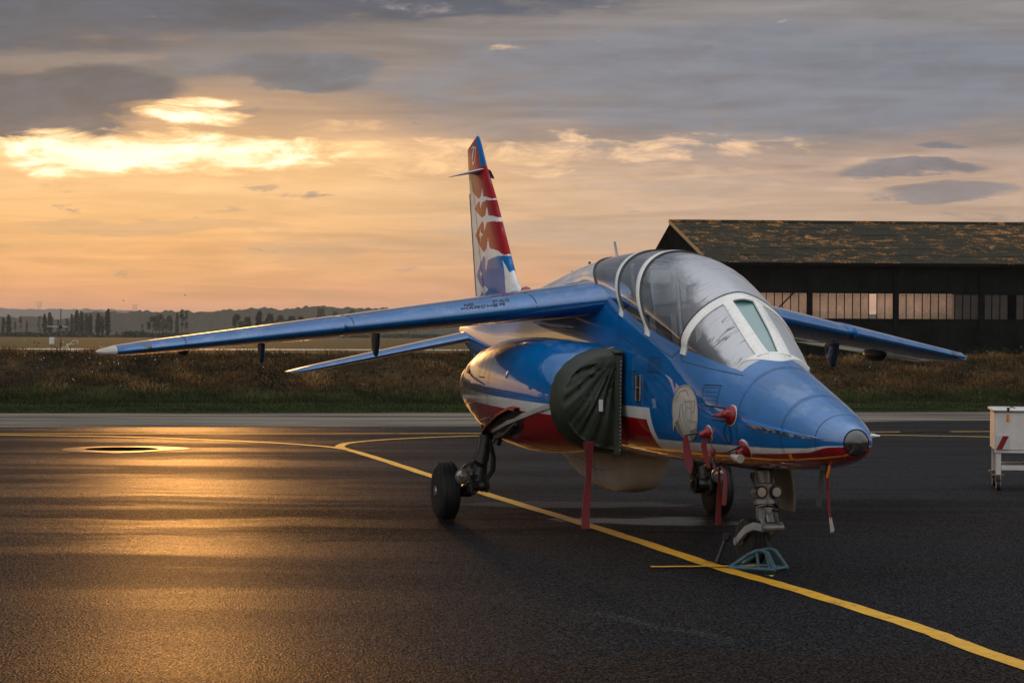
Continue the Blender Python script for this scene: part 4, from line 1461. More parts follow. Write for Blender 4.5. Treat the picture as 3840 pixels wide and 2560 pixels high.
    mb.tube([NP(4.62, -24 * D, sd, .03), NP(5.0, -36 * D, sd, .05), (sd * 1.0, 6.30, .88)], .02, 6)
    mb.build("bay_pipe", M_dark, g, kind="stuff")
    mb = MB()
    mb.box((sd * .96, 6.12, .98), (.30, .03, .20), Matrix.Rotation(radians(sd * 35), 3, 'Y'), bev=.01)
    mb.tube([(sd * .90, 6.14, 1.10), (sd * 1.02, 6.26, .90)], .03, 8)
    mb.build("hinge_bracket", M_dark, g)

ng = empty("nose_gear", label="pale grey nose landing gear leg with twin lamps"); ng.parent = jet
wheel(ng, (0.0, 1.985, .188), .188, .165, -1, .092)
mb = MB()
mb.tube([(0, 1.76, .86), (0, 1.73, .70), (0, 1.72, .655)], [.070, .068, .062], 20)
mb.tube([(0, 1.72, .655), (0, 1.705, .52)], .078, 20)
mb.tube([(0, 1.706, .525), (0, 1.70, .495)], .090, 20)
mb.tube([(0, 1.70, .49), (0, 1.695, .475)], .070, 20)
mb.tube([(0, 1.698, .475), (0, 1.69, .39)], .074, 20)
mb.box((-.055, 1.64, .425), (.06, .07, .11), bev=.012)
leg = mb.build("leg", M_grey, ng)
mb = MB()
for x in (-.062, .062):
    mb.tube([(x, 1.72, .59), (x, 1.62, .60)], [.052, .046], 18)
nl_ = mb.build("lamp_housing", M_grey, ng)
for x in (-.062, .062):
    MB().lathe((x, 1.62, .60), (0, -1, .03), [(-.005, .049), (.006, .049), (.008, .040)], 20, cap=False).build("lamp_ring", M_black, ng)
    MB().lathe((x, 1.62, .60), (0, -1, .03), [(0, .040), (.006, .034), (.008, .001)], 18).build("landing_lamp", M_cream, ng)
mb = MB()
for x in (-.055, .055):
    mb.tube([(x, 1.66, .45), (x * 1.05, 1.60, .37), (x * 1.15, 1.545, .335)], [.022, .017, .024], 10)
mb.lathe((-.085, 1.545, .33), (1, 0, 0), [(0, .02), (0, .032), (.17, .032), (.17, .02)], 14)
mb.box((0, 1.60, .40), (.06, .03, .09), Matrix.Rotation(radians(-35), 3, 'X'), bev=.008)
mb.build("torque_link", M_grey, ng)
mb = MB()
for x in (-.105, .105):
    P = [(x * .75, 1.545, .330), (x * 1.0, 1.66, .335), (x * 1.08, 1.80, .295), (x * 1.12, 1.90, .24), (x * 1.12, 1.985, .19)]
    rws = []
    for i, p in enumerate(P):
        a = Vector(P[max(i - 1, 0)]); b_ = Vector(P[min(i + 1, len(P) - 1)])
        tg = (b_ - a).normalized(); n = Vector((1, 0, 0)).cross(tg).normalized()
        h = [.026, .028, .028, .028, .028][i]
        rws.append([Vector(p) + Vector((e * .014, 0, 0)) * sgn + n * h * f_ for e, sgn, f_ in ((-1, 1, -1), (1, 1, -1), (1.3, 1, 0), (1, 1, 1), (-1, 1, 1), (-1.3, 1, 0))])
    mb.loft(rws)
mb.box((0, 1.62, .335), (.2, .08, .045), bev=.015)
mb.lathe((-.14, 1.985, .188), (1, 0, 0), [(0, .02), (0, .032), (.28, .032), (.28, .02)], 14)
mb.build("fork", mat("fork_paint", (.34, .34, .33), .4, .3, vary=.15), ng, angle=35)
for o_ in (0, .02):
    mb = MB()
    mb.tube([(-.08 - o_, 1.74, .74), (-.105 - o_, 1.69, .70), (-.11, 1.66, .66), (-.10, 1.65, .62)], .008, 6)
    mb.build("brake_hose", M_black, ng)
    mb = MB()
    mb.tube([(.07, 1.70, .50), (.10, 1.64, .47 - o_), (.04, 1.62, .46)], .007, 6)
    mb.build("brake_hose", M_black, ng)
mb = MB()
rows = []
for k in range(7):
    u = k / 6
    z = .79 - .34 * u
    x = .15 + .045 * sin(pi * u * .6)
    rows.append([(x, 1.58 + .02 * u, z), (x + .014, 1.58 + .02 * u, z), (x + .014, 1.98 - .10 * u * u, z), (x, 1.98 - .10 * u * u, z)])
mb.grid(rows, closed=True); mb.add(rows[-1], [(0, 1, 2, 3)])
mb.build("gear_door", M_steelp, ng, angle=30)
mb = MB(); mb.box((0, 2.05, .775), (.2, .8, .02)); mb.build("wheel_bay_shade", M_black, ng)  # black plate under the belly, painting the shade of the open bay

# ------------------------------------------------------------------ covers and streamers resting on the aircraft
JM = Matrix.Translation((2.411, 15.40, 0)) @ Matrix.Rotation(JET_TH, 4, 'Z') @ Matrix.Rotation(JET_ROLL, 4, 'Y')
def on_jet(name, label, cat, group=None):
    o = empty(name, (2.411, 15.40, 0), (0, JET_ROLL, JET_TH), label=label, category=cat)
    if group: o["group"] = group
    return o


def ribbon(mb, P, wd, side=(1, 0, 0), th=.0025, twist=0.0):
    rows = []
    P = [Vector(p) for p in P]
    for i, p in enumerate(P):
        tg = (P[min(i + 1, len(P) - 1)] - P[max(i - 1, 0)]).normalized()
        sdv = Vector(side); sdv = (sdv - tg * sdv.dot(tg)).normalized()
        sdv = Matrix.Rotation(twist * i / max(1, len(P) - 1), 3, tg) @ sdv
        n = tg.cross(sdv)
        h = (wd[i] if isinstance(wd, (list, tuple)) else wd) / 2
        rows.append([p - sdv * h - n * th, p + sdv * h - n * th, p + sdv * h + n * th, p - sdv * h + n * th])
    mb.grid(rows, closed=True); mb.add(rows[0], [(3, 2, 1, 0)]); mb.add(rows[-1], [(0, 1, 2, 3)])
    return mb


def hang(a, b, n=10, sway=.0):
    a, b = Vector(a), Vector(b)
    return [a.lerp(b, k / n) + Vector((sway * sin(pi * k / n * 1.5) * .5, sway * sin(pi * k / n), 0)) for k in range(n + 1)]


for sd in (-1, 1):
    cv = on_jet("intake_cover", "dark green canvas cover laced over the starboard engine intake" if sd < 0 else "dark green canvas cover on the far port engine intake", "intake cover", "engine intake covers")
    mb = MB()
    QC = 112
    def ringc(s, off):
        return [NP(max(s, 3.6), 2 * pi * k / QC, sd, off) for k in range(QC)]
    rings = [[(p[0], 3.83 + .012 * sin(5 * k), p[2]) for k, p in enumerate(ringc(3.83, .016))], [(p[0], 3.74, p[2]) for p in ringc(3.74, .024)], [(p[0], 3.60, p[2]) for p in ringc(3.6, .020)]]
    b0 = ringc(3.6, .012)
    cx_, cz_ = sd * .82, 1.22
    corner = Vector((sd * .62, 1.64))
    for r in (.97, .93, .88, .82, .75, .68, .61, .54, .47, .40, .33, .26, .19, .12, .06, .01):
        row = []
        for p in b0:
            x = cx_ + (p[0] - cx_) * r; z = cz_ + (p[2] - cz_) * r
            a = atan2(z - corner.y, (x - corner.x) * sd)
            dd = (Vector((x, z)) - corner).length
            fv = a * 15 + .6 * sin(a * 5) + 1.1
            fold = ((1 - abs(sin(fv))) ** 1.6 * 1.0 + .5 * (1 - abs(sin(fv * 1.9 + 2))) ** 2 + .25 * sin(a * 41)) * .026 * min(1, dd * 4) * (1.15 - .6 * dd)
            fold += .010 * sin((x * 5 + z * 13))
            row.append((x, 3.565 - .055 * (1 - r * r) + fold * (1 if r < .96 else .3), z))
        rings.append(row)
    mb.grid([r if sd < 0 else r[::-1] for r in rings], closed=True, flip=True)
    mb.build("canvas", M_canvas, cv, angle=70)
    if sd > 0:
        continue
    # stiff inner flap with a row of stitches
    mb = MB()
    rows = []
    for k in range(13):
        u = k / 12; z = .79 + .84 * u
        rows.append([(-.645, 3.545, z), (-.598 + .006 * sin(8 * u), 3.50, z), (-.590, 3.505, z), (-.590, 3.90, z), (-.605, 3.90, z)])
    mb.grid(rows, flip=True)
    mb.build("side_flap", M_canvas, cv, angle=40)
    mb = MB()
    mb.box((-.605, 3.74, 1.672), (.085, .42, .028), Matrix.Rotation(radians(6), 3, 'X'), bev=.01)
    mb.build("top_flap", M_canvas, cv)
    mb = MB()
    for k in range(24):
        z = .83 + .75 * k / 23
        mb.box((-.606, 3.496, z), (.006, .005, .009))
    for k in range(12):
        mb.box((-.652, 3.57 + .33 * k / 11, 1.69 - .035 * k / 11 + .010), (.006, .009, .006))
    mb.build("stitching", M_wht, cv, kind="stuff")
    mb = MB(); mb.box((-.785, 3.478, 1.205), (.036, .006, .10), bev=.002); mb.build("tag", M_wht, cv)
    mb = MB()
    P = [NP(s, q * D, -1, .010) for s, q in ((3.82, -5), (4.1, -10), (4.5, -17), (4.9, -24), (5.3, -32), (5.7, -40))]
    mb_r = []
    for i, p in enumerate(P):
        mb_r.append([(p[0], p[1], p[2] - .022), (p[0] - .003, p[1], p[2]), (p[0], p[1], p[2] + .022)])
    mb.grid(mb_r)
    mb.build("strap", M_strap, cv)
    mb = MB()
    ribbon(mb, hang((-.885, 3.50, .90), (-.90, 3.46, .17), 14, .03), [.10, .088, .075, .062, .054, .050, .050, .052, .056, .060, .064, .068, .070, .070, .070], (1, .15, 0), twist=.25)
    mb.build("streamer", M_redf, cv)


def probe_cover(name, label, s, z, r, rods, yaw=0.0):
    o = on_jet(name, label, "probe cover", "red probe covers on the nose")
    x = fus_x(s, z)
    p = Vector((-x, s, z))
    n = (FP(*sz(s, z), .05) - FP(*sz(s, z))).normalized()
    n = (Matrix.Rotation(yaw, 3, 'Z') @ n)
    mb = MB()
    mb.lathe(p - n * .02, n, [(0, r), (.028, r), (.036, r * .94), (.052, r * .55), (.06, r * .5), (.095, r * .36), (.105, .01)], 20)
    u = Vector((0, 0, 1)); q = n.cross(u).normalized()
    for k in range(4):
        a = pi * k / 2 + .4
        d = u * cos(a) + q * sin(a)
        mb.box(p + n * .035 + d * r * .5, (.012, .012, .05), n.to_track_quat('Z', 'Y').to_matrix(), bev=.004)
    o2 = mb.build("plug", M_redp, o)
    mb = MB()
    mb.lathe(p - n * .012, n, [(0, r * 1.08), (.012, r * 1.08), (.014, r)], 20, cap=False)
    mb.build("gasket", M_wht, o)
    for a, L in rods:
        mb = MB()
        d = u * cos(a) + q * sin(a)
        b_ = p + n * .04 + d * r * .7
        mb.tube([b_, b_ + n * L * .6 + Vector((0, .02, 0)), b_ + n * L + Vector((0, .05, 0))], .008, 6)
        mb.build("pin", M_dark, o)
    return o, p, n


cA, pA, nA = probe_cover("probe_cover", "highest red probe cover on the nose, with a pointed tip", 1.36, 1.20, .075, [(.3, .11), (2.9, .10)])
mb = MB()
mb.lathe(pA + nA * .05 + Vector((0, 0, -.01)), (nA + Vector((0, .9, -.1))).normalized(), [(0, .02), (.06, .014), (.11, .007)], 8)
mb.build("spike", M_redp, cA)
mb = MB()
ribbon(mb, [(-.50, 1.50, 1.10), (-.515, 1.52, 1.03), (-.51, 1.53, .97), (-.505, 1.52, .93)], [.018, .035, .03, .03], (0, 1, 0), twist=.6)
mb.ball((-.505, 1.52, .915), (.03, .035, .035), 8, 5)
ribbon(mb, [(-.505, 1.52, .90), (-.50, 1.53, .85), (-.49, 1.52, .80), (-.47, 1.50, .77)], [.03, .05, .055, .05], (0, 1, 0), twist=1.0)
ribbon(mb, [(-.47, 1.50, .785), (-.46, 1.44, .80), (-.45, 1.39, .77), (-.45, 1.38, .70), (-.455, 1.385, .58), (-.46, 1.39, .52)], [.04, .045, .04, .045, .045, .04], (0, 1, 0), twist=-.7)
mb.build("streamer", M_redf, cA)
cB, pB, nB = probe_cover("probe_cover", "ribbed red probe cover with a white rim, just below the emblem's ribbon tail", 1.745, 1.05, .058, [(1.2, .12)])
mb = MB()
ribbon(mb, [(-.60, 1.86, 1.03), (-.60, 1.855, .97), (-.59, 1.84, .88), (-.585, 1.82, .80), (-.58, 1.80, .735)], [.025, .05, .065, .06, .015], (1, -.25, 0), twist=.35)
ribbon(mb, [(-.52, 1.66, 1.0), (-.525, 1.66, .95), (-.51, 1.64, .86), (-.50, 1.61, .79)], [.04, .044, .036, .024], (1, -.25, 0), twist=.5)
mb.build("streamer", M_redf, cB)
cC, pC, nC = probe_cover("probe_cover", "lowest red probe cover, on the white and red stripes, with a pale grip", 1.19, .955, .072, [(-.4, .10), (.9, .10)])
mb = MB(); q_ = pC + nC * .075
mb.tube([q_ + Vector((-.01, .10, -.02)), q_ + Vector((0, .04, -.03)), q_ + Vector((.01, -.04, -.035))], [.012, .028, .034], 10)
mb.build("grip", M_cream, cC)

ns = on_jet("nose_streamer", "black ribbon and frayed red-and-white ribbon hanging under the nose", "streamer")
mb = MB()
mb.ball((-.10, .33, .86), (.03, .03, .035), 8, 5)
ribbon(mb, hang((-.115, .335, .85), (-.135, .33, .585), 8, .008), [.03, .028, .032, .042, .042, .04, .04, .042, .042], (1, 0, 0), twist=.3)
mb.build("black_ribbon", M_seat, ns)
mb = MB()
ribbon(mb, hang((-.085, .33, .86), (-.045, .33, .50), 10, .008), [.026, .026, .024, .02, .022, .02, .018, .02, .02, .018, .016], (1, 0, 0), twist=1.2)
mb.build("red_ribbon", M_redf, ns)
mb = MB()
for k in range(6):
    mb.tube([(-.045 + .003 * (k - 3), .33, .51), (-.036 + .004 * (k - 3), .33 + .004 * sin(k * 2), .46), (-.03 + .005 * (k - 2), .33, .40 + .008 * (k % 3))], .0028, 4)
mb.build("frayed_end", M_cream, ns)
bs = on_jet("belly_streamer", "long narrow red ribbon hanging from the belly beside the nose wheel", "streamer")
mb = MB()
ribbon(mb, hang((-.16, 2.30, .79), (-.165, 2.28, .29), 8, .006), [.016, .018, .022, .026, .032, .038, .042, .046, .048], (1, 0, 0), twist=.2)
mb.build("ribbon", M_redf, bs)

# wheel chock
ch = empty("wheel_chock", (1.95, 17.1, 0), label="teal tubular chock around the nose wheel", category="wheel chock")
cdir = Vector((.36, -.22, 0)).normalized(); cn = Vector((.22, .36, 0)).normalized()
def chock_arch(off):
    P = []
    base = Vector((1.905, 16.94, 0)) + cn * off - Vector((1.95, 17.1, 0))
    mb = MB()
    arc = [(-.205, .016), (-.145, .055), (-.07, .112), (.0, .148), (.05, .155), (.09, .14), (.125, .09), (.17, .016)]
    mb.tube([base + cdir * a + Vector((0, 0, z)) + cn * (-.05 + z * .3 if off < 0.1 else .05 - z * .3) for a, z in arc], .018, 8)
    mb.tube([base + cdir * a + Vector((0, 0, .016)) + cn * (-.05 if off < .1 else .05) for a in (-.212, .18)], .018, 8)
    for a, z in ((.0, .148), (.078, .142)):
        mb.tube([base + cdir * a + Vector((0, 0, z)) + cn * (-.05 + z * .3 if off < .1 else .05 - z * .3), base + cdir * (a * .6 + .04 + (.05 if a > .05 else 0)) + Vector((0, 0, .016)) + cn * (-.05 if off < .1 else .05)], .012, 8)
    return mb
chock_arch(-.02).build("front_arch", M_teal, ch)
chock_arch(.11).build("rear_arch", M_teal, ch)
mb = MB()
for a in (-.2, .17):
    p = Vector((1.905, 16.94, 0)) - Vector((1.95, 17.1, 0)) + cdir * a + Vector((0, 0, .02))
    mb.tube([p - cn * .06, p + cn * .17], .013, 8)
mb.build("side_bar", M_teal, ch)
tb = empty("tie_down_bar", (1.68, 17.45, 0), label="short steel bar leaning from the nose wheel axle to the ground", category="steel bar")
mb = MB(); mb.tube([(-.06, -.12, .012), (0.02, -.02, .19)], .016, 8); mb.box((.03, -.02, .21), (.06, .05, .06), bev=.012); mb.tube([(-.05, -.10, .014), (.25, -.12, .014)], .012, 6)
mb.build("bar", M_dark, tb)

# ================================================================== SETTING
M_asph, t, b = new_mat("wet_asphalt")
P_ = t.node('ShaderNodeNewGeometry').outputs['Position']
px_, py_, pz_ = t.sep(P_)
fine = t.noise(P_, 62.0, 2, 0.6)
grit = t.node('ShaderNodeTexVoronoi'); t.put(grit.inputs['Vector'], P_); grit.inputs['Scale'].default_value = 70
gcol = t.sep(grit.outputs['Color'])[0]
warp = t.vm('ADD', P_, t.scale(t.noise(P_, 0.35, 3, 0.6, out=1), 3.0, 1.2, 0.0))
bands = t.noise(t.scale(warp, 0.075, 0.5, 1.0), 1.0, 5, 0.62)
blot = t.noise(t.scale(warp, 0.22, 0.8, 1.0), 1.0, 5, 0.6)
mixn = t.m('ADD', t.m('MULTIPLY', bands, 0.65), t.m('MULTIPLY', blot, 0.35))
wet = t.m('ADD', t.m('MULTIPLY', t.ss(mixn, 0.43, 0.55), t.ss(py_, 13.0, 21.0, .25, 1.0)), t.ss(py_, 13.0, 21.0, .5, 0.0))                      # 1 = film of water, 0 = half-dry
# shallow standing water under and beside the aircraft
def pool(x0, y0, rx, ry):
    a = t.m('DIVIDE', t.m('SUBTRACT', px_, x0), rx); c = t.m('DIVIDE', t.m('SUBTRACT', py_, y0), ry)
    r = t.m('ADD', t.m('MULTIPLY', a, a), t.m('MULTIPLY', c, c))
    n = t.m('MULTIPLY', t.m('SUBTRACT', t.noise(t.scale(P_, .7, 2.2, 1), 1.0, 5, .6), .5), 3.2)
    return t.ss(t.m('ADD', r, n), 1.0, .55)
pud = t.m('MAXIMUM', t.m('MULTIPLY', pool(1.3, 21.3, 1.0, .55), .6), t.m('MULTIPLY', pool(.6, 23.4, 1.4, .5), .35))
grain = t.m('MULTIPLY', t.ss(fine, 0.30, 0.70, 0.1, 2.0), t.mr(gcol, 0, 1, .35, 1.65))
# older, browner surface where the apron was patched, and a few scuffs
old = t.ss(t.m('ADD', t.m('ADD', py_, t.m('MULTIPLY', px_, -.12)), t.m('MULTIPLY', t.m('SUBTRACT', t.noise(P_, 1.3, 5, .65), .5), 2.4)), 12.4, 12.1)
scuff = t.m('MULTIPLY', t.ss(t.m('ABSOLUTE', t.m('SUBTRACT', t.m('ADD', px_, t.m('MULTIPLY', py_, .62)), t.m('ADD', 9.2, t.m('MULTIPLY', t.noise(P_, 2.0, 3, .6), .3)))), .14, .03), t.m('MULTIPLY', t.ss(py_, 12.8, 13.4), t.ss(py_, 14.6, 14.0)))
dryc = t.mix(t.ss(blot, .35, .65), (0.0215, 0.0180, 0.0160), (0.0175, 0.0158, 0.0152))
dryc = t.mix(old, dryc, (0.019, 0.0135, 0.0105))
ac = t.mix(wet, dryc, (0.0125, 0.0130, 0.0145))
ac = t.mix(t.m('MULTIPLY', old, .8), ac, (0.019, 0.0135, 0.0105))
ac = t.mix(t.m('MULTIPLY', scuff, .5), ac, (0.035, 0.034, 0.034))
t.put(b.inputs['Base Color'], t.mix(1.0, ac, t.comb(grain, grain, grain), 'MULTIPLY'))
rg = t.m('ADD', t.mr(wet, 0, 1, 0.46, 0.35), t.m('MULTIPLY', t.m('SUBTRACT', blot, .5), .12))
rg = t.m('ADD', rg, t.m('MULTIPLY', t.m('SUBTRACT', gcol, .5), .16))
t.put(b.inputs['Roughness'], t.mix(pud, t.comb(rg, rg, rg), (.24, .24, .24)))
sp = t.m('MULTIPLY', t.mr(wet, 0, 1, 0.045, 0.21), t.mix(pud, t.comb(grain, grain, grain), (1.2, 1.2, 1.2)))
t.put(b.inputs['Specular IOR Level'], sp)
hh = t.m('ADD', t.m('MULTIPLY', fine, 0.9), t.m('MULTIPLY', grit.outputs['Distance'], 0.7))
bn = t.node('ShaderNodeBump'); bn.inputs['Distance'].default_value = 0.009
t.put(bn.inputs['Height'], hh)
t.put(bn.inputs['Strength'], t.m('MULTIPLY', t.mr(wet, 0, 1, 1.0, 0.85), t.m('SUBTRACT', 1.0, t.m('MULTIPLY', pud, 0.7))))
t.put(b.inputs['Normal'], bn.outputs[0])
b.inputs['Specular IOR Level'].default_value = .5
for l_ in list(b.inputs['Specular IOR Level'].links):
    t.l.remove(l_)
dfa = t.node('ShaderNodeBsdfDiffuse')
t.put(dfa.inputs[0], t.mix(1.0, ac, t.comb(grain, grain, grain), 'MULTIPLY')); t.put(dfa.inputs['Normal'], bn.outputs[0])
mxa = t.node('ShaderNodeMixShader')
t.put(mxa.inputs[0], t.m('MAXIMUM', t.m('MULTIPLY', t.mr(wet, 0, 1, .085, .165), t.m('MULTIPLY', t.mr(grain, .3, 1.9, .45, 1.5), t.ss(py_, 15.0, 27.0, 1.0, 1.5))), pud, clamp=True))
outa = [n for n in t.n if n.type == 'OUTPUT_MATERIAL'][0]
t.l.new(dfa.outputs[0], mxa.inputs[1]); t.l.new(b.outputs[0], mxa.inputs[2]); t.l.new(mxa.outputs[0], outa.inputs[0])

M_conc, t, b = new_mat("old_concrete")
P_ = t.node('ShaderNodeNewGeometry').outputs['Position']
n1 = t.noise(t.scale(P_, .12, .9, 1), 1.0, 6, .65); n2 = t.noise(P_, 6.0, 5, .65)
t.put(b.inputs['Base Color'], t.mix(t.ss(n1, .38, .6), (0.075, 0.065, 0.055), t.mix(n2, (0.17, 0.145, 0.115), (0.24, 0.21, 0.165))))
t.put(b.inputs['Roughness'], t.mr(n1, .35, .65, .6, .9)); b.inputs['Specular IOR Level'].default_value = 0.0
t.put(b.inputs['Normal'], t.bump(n2, .4, .02))

M_yel, t, b = new_mat("yellow_line_paint")
P_ = t.node('ShaderNodeNewGeometry').outputs['Position']
n1 = t.noise(P_, 9.0, 6, .7); n2 = t.noise(P_, 90.0, 3, .6)
n3 = t.noise(t.scale(P_, 1.0, .45, 1.0), 2.2, 5, .7)
wr = t.m('MAXIMUM', t.m('MULTIPLY', t.ss(n1, .56, .68), t.ss(n2, .35, .6)), t.m('MULTIPLY', t.ss(n3, .58, .68), t.ss(n2, .38, .55, .3, .9)))
t.put(b.inputs['Base Color'], t.mix(wr, t.mix(t.ss(n1, .3, .6), (0.74, 0.40, 0.008), (0.62, 0.31, 0.008)), (0.035, 0.028, 0.02)))
b.inputs['Roughness'].default_value = 0.5
t.put(b.inputs['Normal'], t.bump(n2, .5, .006))

M_field, t, b = new_mat("field_grass")
P_ = t.node('ShaderNodeNewGeometry').outputs['Position']
n1 = t.noise(t.scale(P_, .006, .03, 1), 1.0, 5, .6); n2 = t.noise(t.scale(P_, .25, .6, 1), 1.0, 5, .65)
c_ = t.mix(t.ss(n1, .38, .62), (0.016, 0.029, 0.007), (0.034, 0.032, 0.012))
f_ = t.ss(n2, .25, .75, .6, 1.3)
t.put(b.inputs['Base Color'], t.mix(1.0, c_, t.comb(f_, f_, f_), 'MULTIPLY'))
b.inputs['Roughness'].default_value = 0.9; b.inputs['Specular IOR Level'].default_value = .1
t.put(b.inputs['Normal'], t.bump(n2, .6, .2))
M_runway = mat("runway_concrete", (0.30, 0.26, 0.21), 0.7, vary=.15, vscale=.05)


def strip(name, near, far, z, m_, kind="structure"):
    """quads between two polylines of equal length"""
    mb = MB(); mb.grid([[(x, y, z) for x, y in near], [(x, y, z) for x, y in far]])
    return mb.build(name, m_, None, smooth=False, kind=kind)


strip("ground", [(-9000, -3000), (9000, -3000)], [(-9000, 14000), (9000, 14000)], 0.0, M_field)
# apron: asphalt out to the concrete shoulder
ex = [-160, -9.7, -.1, 9.0, 11.1, 170]
strip("tarmac", [(x, -140) for x in ex], list(zip(ex, [14.3, 41.8, 43.25, 47.25, 47.85, 60])), 0.004, M_asph)
strip("concrete_shoulder", list(zip(ex, [13.8, 41.65, 43.1, 47.1, 47.7, 58])), [(-160, 20.6), (-9.7, 48.95), (-.1, 50.65), (9.0, 52.35), (11.1, 52.8), (170, 83)], 0.008, M_conc)
strip("runway", [(-900, -75), (-55, 232), (-10, 250), (900, 580)], [(-900, -45), (-55, 250), (-10, 268), (900, 620)], 0.006, M_runway)


def smooth_path(P, n=10):
    out = []
    P = [Vector((p[0], p[1], 0)) for p in P]
    for i in range(len(P) - 1):
        p0 = P[max(i - 1, 0)]; p1 = P[i]; p2 = P[i + 1]; p3 = P[min(i + 2, len(P) - 1)]
        for k in range(n):
            u = k / n
            out.append(0.5 * ((2 * p1) + (p2 - p0) * u + (2 * p0 - 5 * p1 + 4 * p2 - p3) * u * u + (3 * p1 - p0 - 3 * p2 + p3) * u**3))
    out.append(P[-1])
    return out


def stripe(name, P, wd, z, label):
    mb = MB(); rows = []
    Q = smooth_path(P)
    for i, p in enumerate(Q):
        tg = (Q[min(i + 1, len(Q) - 1)] - Q[max(i - 1, 0)]).normalized()
        n = Vector((-tg.y, tg.x, 0))
        e = .006 * sin(i * 1.7)
        rows.append([(p.x + n.x * (wd / 2 + e), p.y + n.y * (wd / 2 + e), z), (p.x - n.x * (wd / 2 - e), p.y - n.y * (wd / 2 - e), z)])
    mb.grid(rows, flip=True)
    o = mb.build(name, M_yel, None, smooth=False)
    o["label"] = label; o["category"] = "ground marking"
    return o


stripe("taxi_line", [(4.6, 4.0), (2.852, 11.826), (2.517, 13.589), (1.993, 15.714), (1.606, 17.083), (.931, 19.984), (-.199, 24.456), (-1.087, 28.21), (-2.018, 32.119), (-2.668, 34.46), (-3.408, 35.638), (-4.532, 36.677), (-6.521, 37.887), (-8.944, 38.42), (-10.5, 38.56)],
       .15, .009, "yellow taxi line running under the jet and curving off to the left")
stripe("taxi_line", [(-2.55, 34.1), (-2.70, 34.75), (-2.743, 35.40), (-2.62, 36.35), (-1.914, 37.717), (-.511, 38.968), (2.335, 39.92), (5.272, 40.153), (7.66, 39.896), (10.7, 38.6), (16, 35)],
       .15, .013, "yellow line branching off in a tight hook and curving away to the right")
stripe("taxi_line", [(-60, 31.5), (-30, 35.6), (-10.8, 38.60), (-8.9, 38.75), (-.52, 39.85), (7.98, 41.57), (9.77, 41.9), (40, 47.5)],
       .14, .017, "straight yellow line along the far side of the apron")
stripe("stop_mark", [(1.08, 16.96), (1.6, 17.035), (2.128, 17.109)], .075, .021, "short yellow cross bar under the nose wheel")

# puddle round a sunken drain
M_pud, t, b = new_mat("puddle_water")
P_ = t.node('ShaderNodeNewGeometry').outputs['Position']
b.inputs['Base Color'].default_value = (.012, .011, .010, 1)
b.inputs['Roughness'].default_value = .32
t.put(b.inputs['Normal'], t.bump(t.noise(P_, 3.0, 2, .5), .04, .01))
dfp = t.node('ShaderNodeBsdfDiffuse'); dfp.inputs[0].default_value = (.012, .011, .010, 1)
mxp = t.node('ShaderNodeMixShader'); t.put(mxp.inputs[0], t.ss(t.noise(t.scale(P_, 1.2, 3.0, 1), 1.0, 4, .6), .35, .65, .25, .62))
outp = [n for n in t.n if n.type == 'OUTPUT_MATERIAL'][0]
t.l.new(dfp.outputs[0], mxp.inputs[1]); t.l.new(b.outputs[0], mxp.inputs[2]); t.l.new(mxp.outputs[0], outp.inputs[0])
mb = MB()
rows = []
for r in (0.02, .4, .75, 1.0):
    rows.append([(-6.02 + .86 * r * cos(a) * (1 + .16 * sin(2 * a + .4) + .09 * sin(5 * a)), 33.95 + .98 * r * sin(a) * (1 + .12 * sin(3 * a) + .08 * cos(5 * a)), .010) for a in [2 * pi * k / 40 for k in range(40)]])
mb.grid(rows, closed=True)
mb.build("puddle", M_pud, None, kind="stuff")
mb = MB()
mb.lathe((-6.02, 33.95, .0), (0, 0, 1), [(.0, .56), (.012, .56), (.014, .53), (.011, .52), (.011, .01)], 28)
dr = mb.build("drain_cover", M_matte, None)
dr["label"] = "dark round drain cover ringed by a bright puddle"; dr["category"] = "drain cover"

# ------------------------------------------------------------------ grass bank between apron and airfield
BD = Vector((cos(radians(10.3)), sin(radians(10.3)), 0)); BN = Vector((-BD.y, BD.x, 0))
B0 = Vector((0, 50.6, 0))
def bank_h(u, v):
    """u along, v away from the apron edge"""
    if v < 4.5:
        return 0.05 + 0.02 * v
    k = min(1.0, (v - 4.5) / 6.5)
    prof = (k * k * (3 - 2 * k))
    top = 1.20 + 0.10 * mnoise.noise(Vector((u * .12, 3.1, 0))) + 0.05 * mnoise.noise(Vector((u * .5, 7.7, 0)))
    if v > 13:
        prof *= max(0.0, 1 - (v - 13) / 7) ** 1.2
    return 0.14 * (1 - prof) + top * prof + 0.10 * mnoise.noise(Vector((u * .6, v * .6, 1.3))) * prof + .035 * mnoise.noise(Vector((u * 2.3, v * 2.3, 4)))
def bank_p(u, v):
    p = B0 + BD * u + BN * v
    return Vector((p.x, p.y, bank_h(u, v)))
M_bank, t, b = new_mat("bank_soil")
P_ = t.node('ShaderNodeNewGeometry').outputs['Position']
n1 = t.noise(P_, .8, 6, .65); n2 = t.noise(P_, 5.0, 5, .7)
pz = t.sep(P_)[2]
c_ = t.mix(t.ss(t.m('ADD', pz, t.m('MULTIPLY', n1, .6)), .45, .85), (0.030, 0.040, 0.012), t.mix(t.ss(n1, .38, .62), (0.030, 0.022, 0.012), (0.085, 0.052, 0.022)))
f_ = t.ss(n2, .25, .75, .45, 1.4)
t.put(b.inputs['Base Color'], t.mix(1.0, c_, t.comb(f_, f_, f_), 'MULTIPLY'))
b.inputs['Roughness'].default_value = .95; b.inputs['Specular IOR Level'].default_value = .05
t.put(b.inputs['Normal'], t.bump(n2, 1.0, .25))
mb = MB()
us_ = [-70 + 2.5 * k for k in range(20)] + [-20 + .35 * k for k in range(115)] + [20.5 + 2.5 * k for k in range(26)]
vs_ = [.02, .3] + [.8 + .35 * k for k in range(38)] + [14.5, 16, 18, 20]
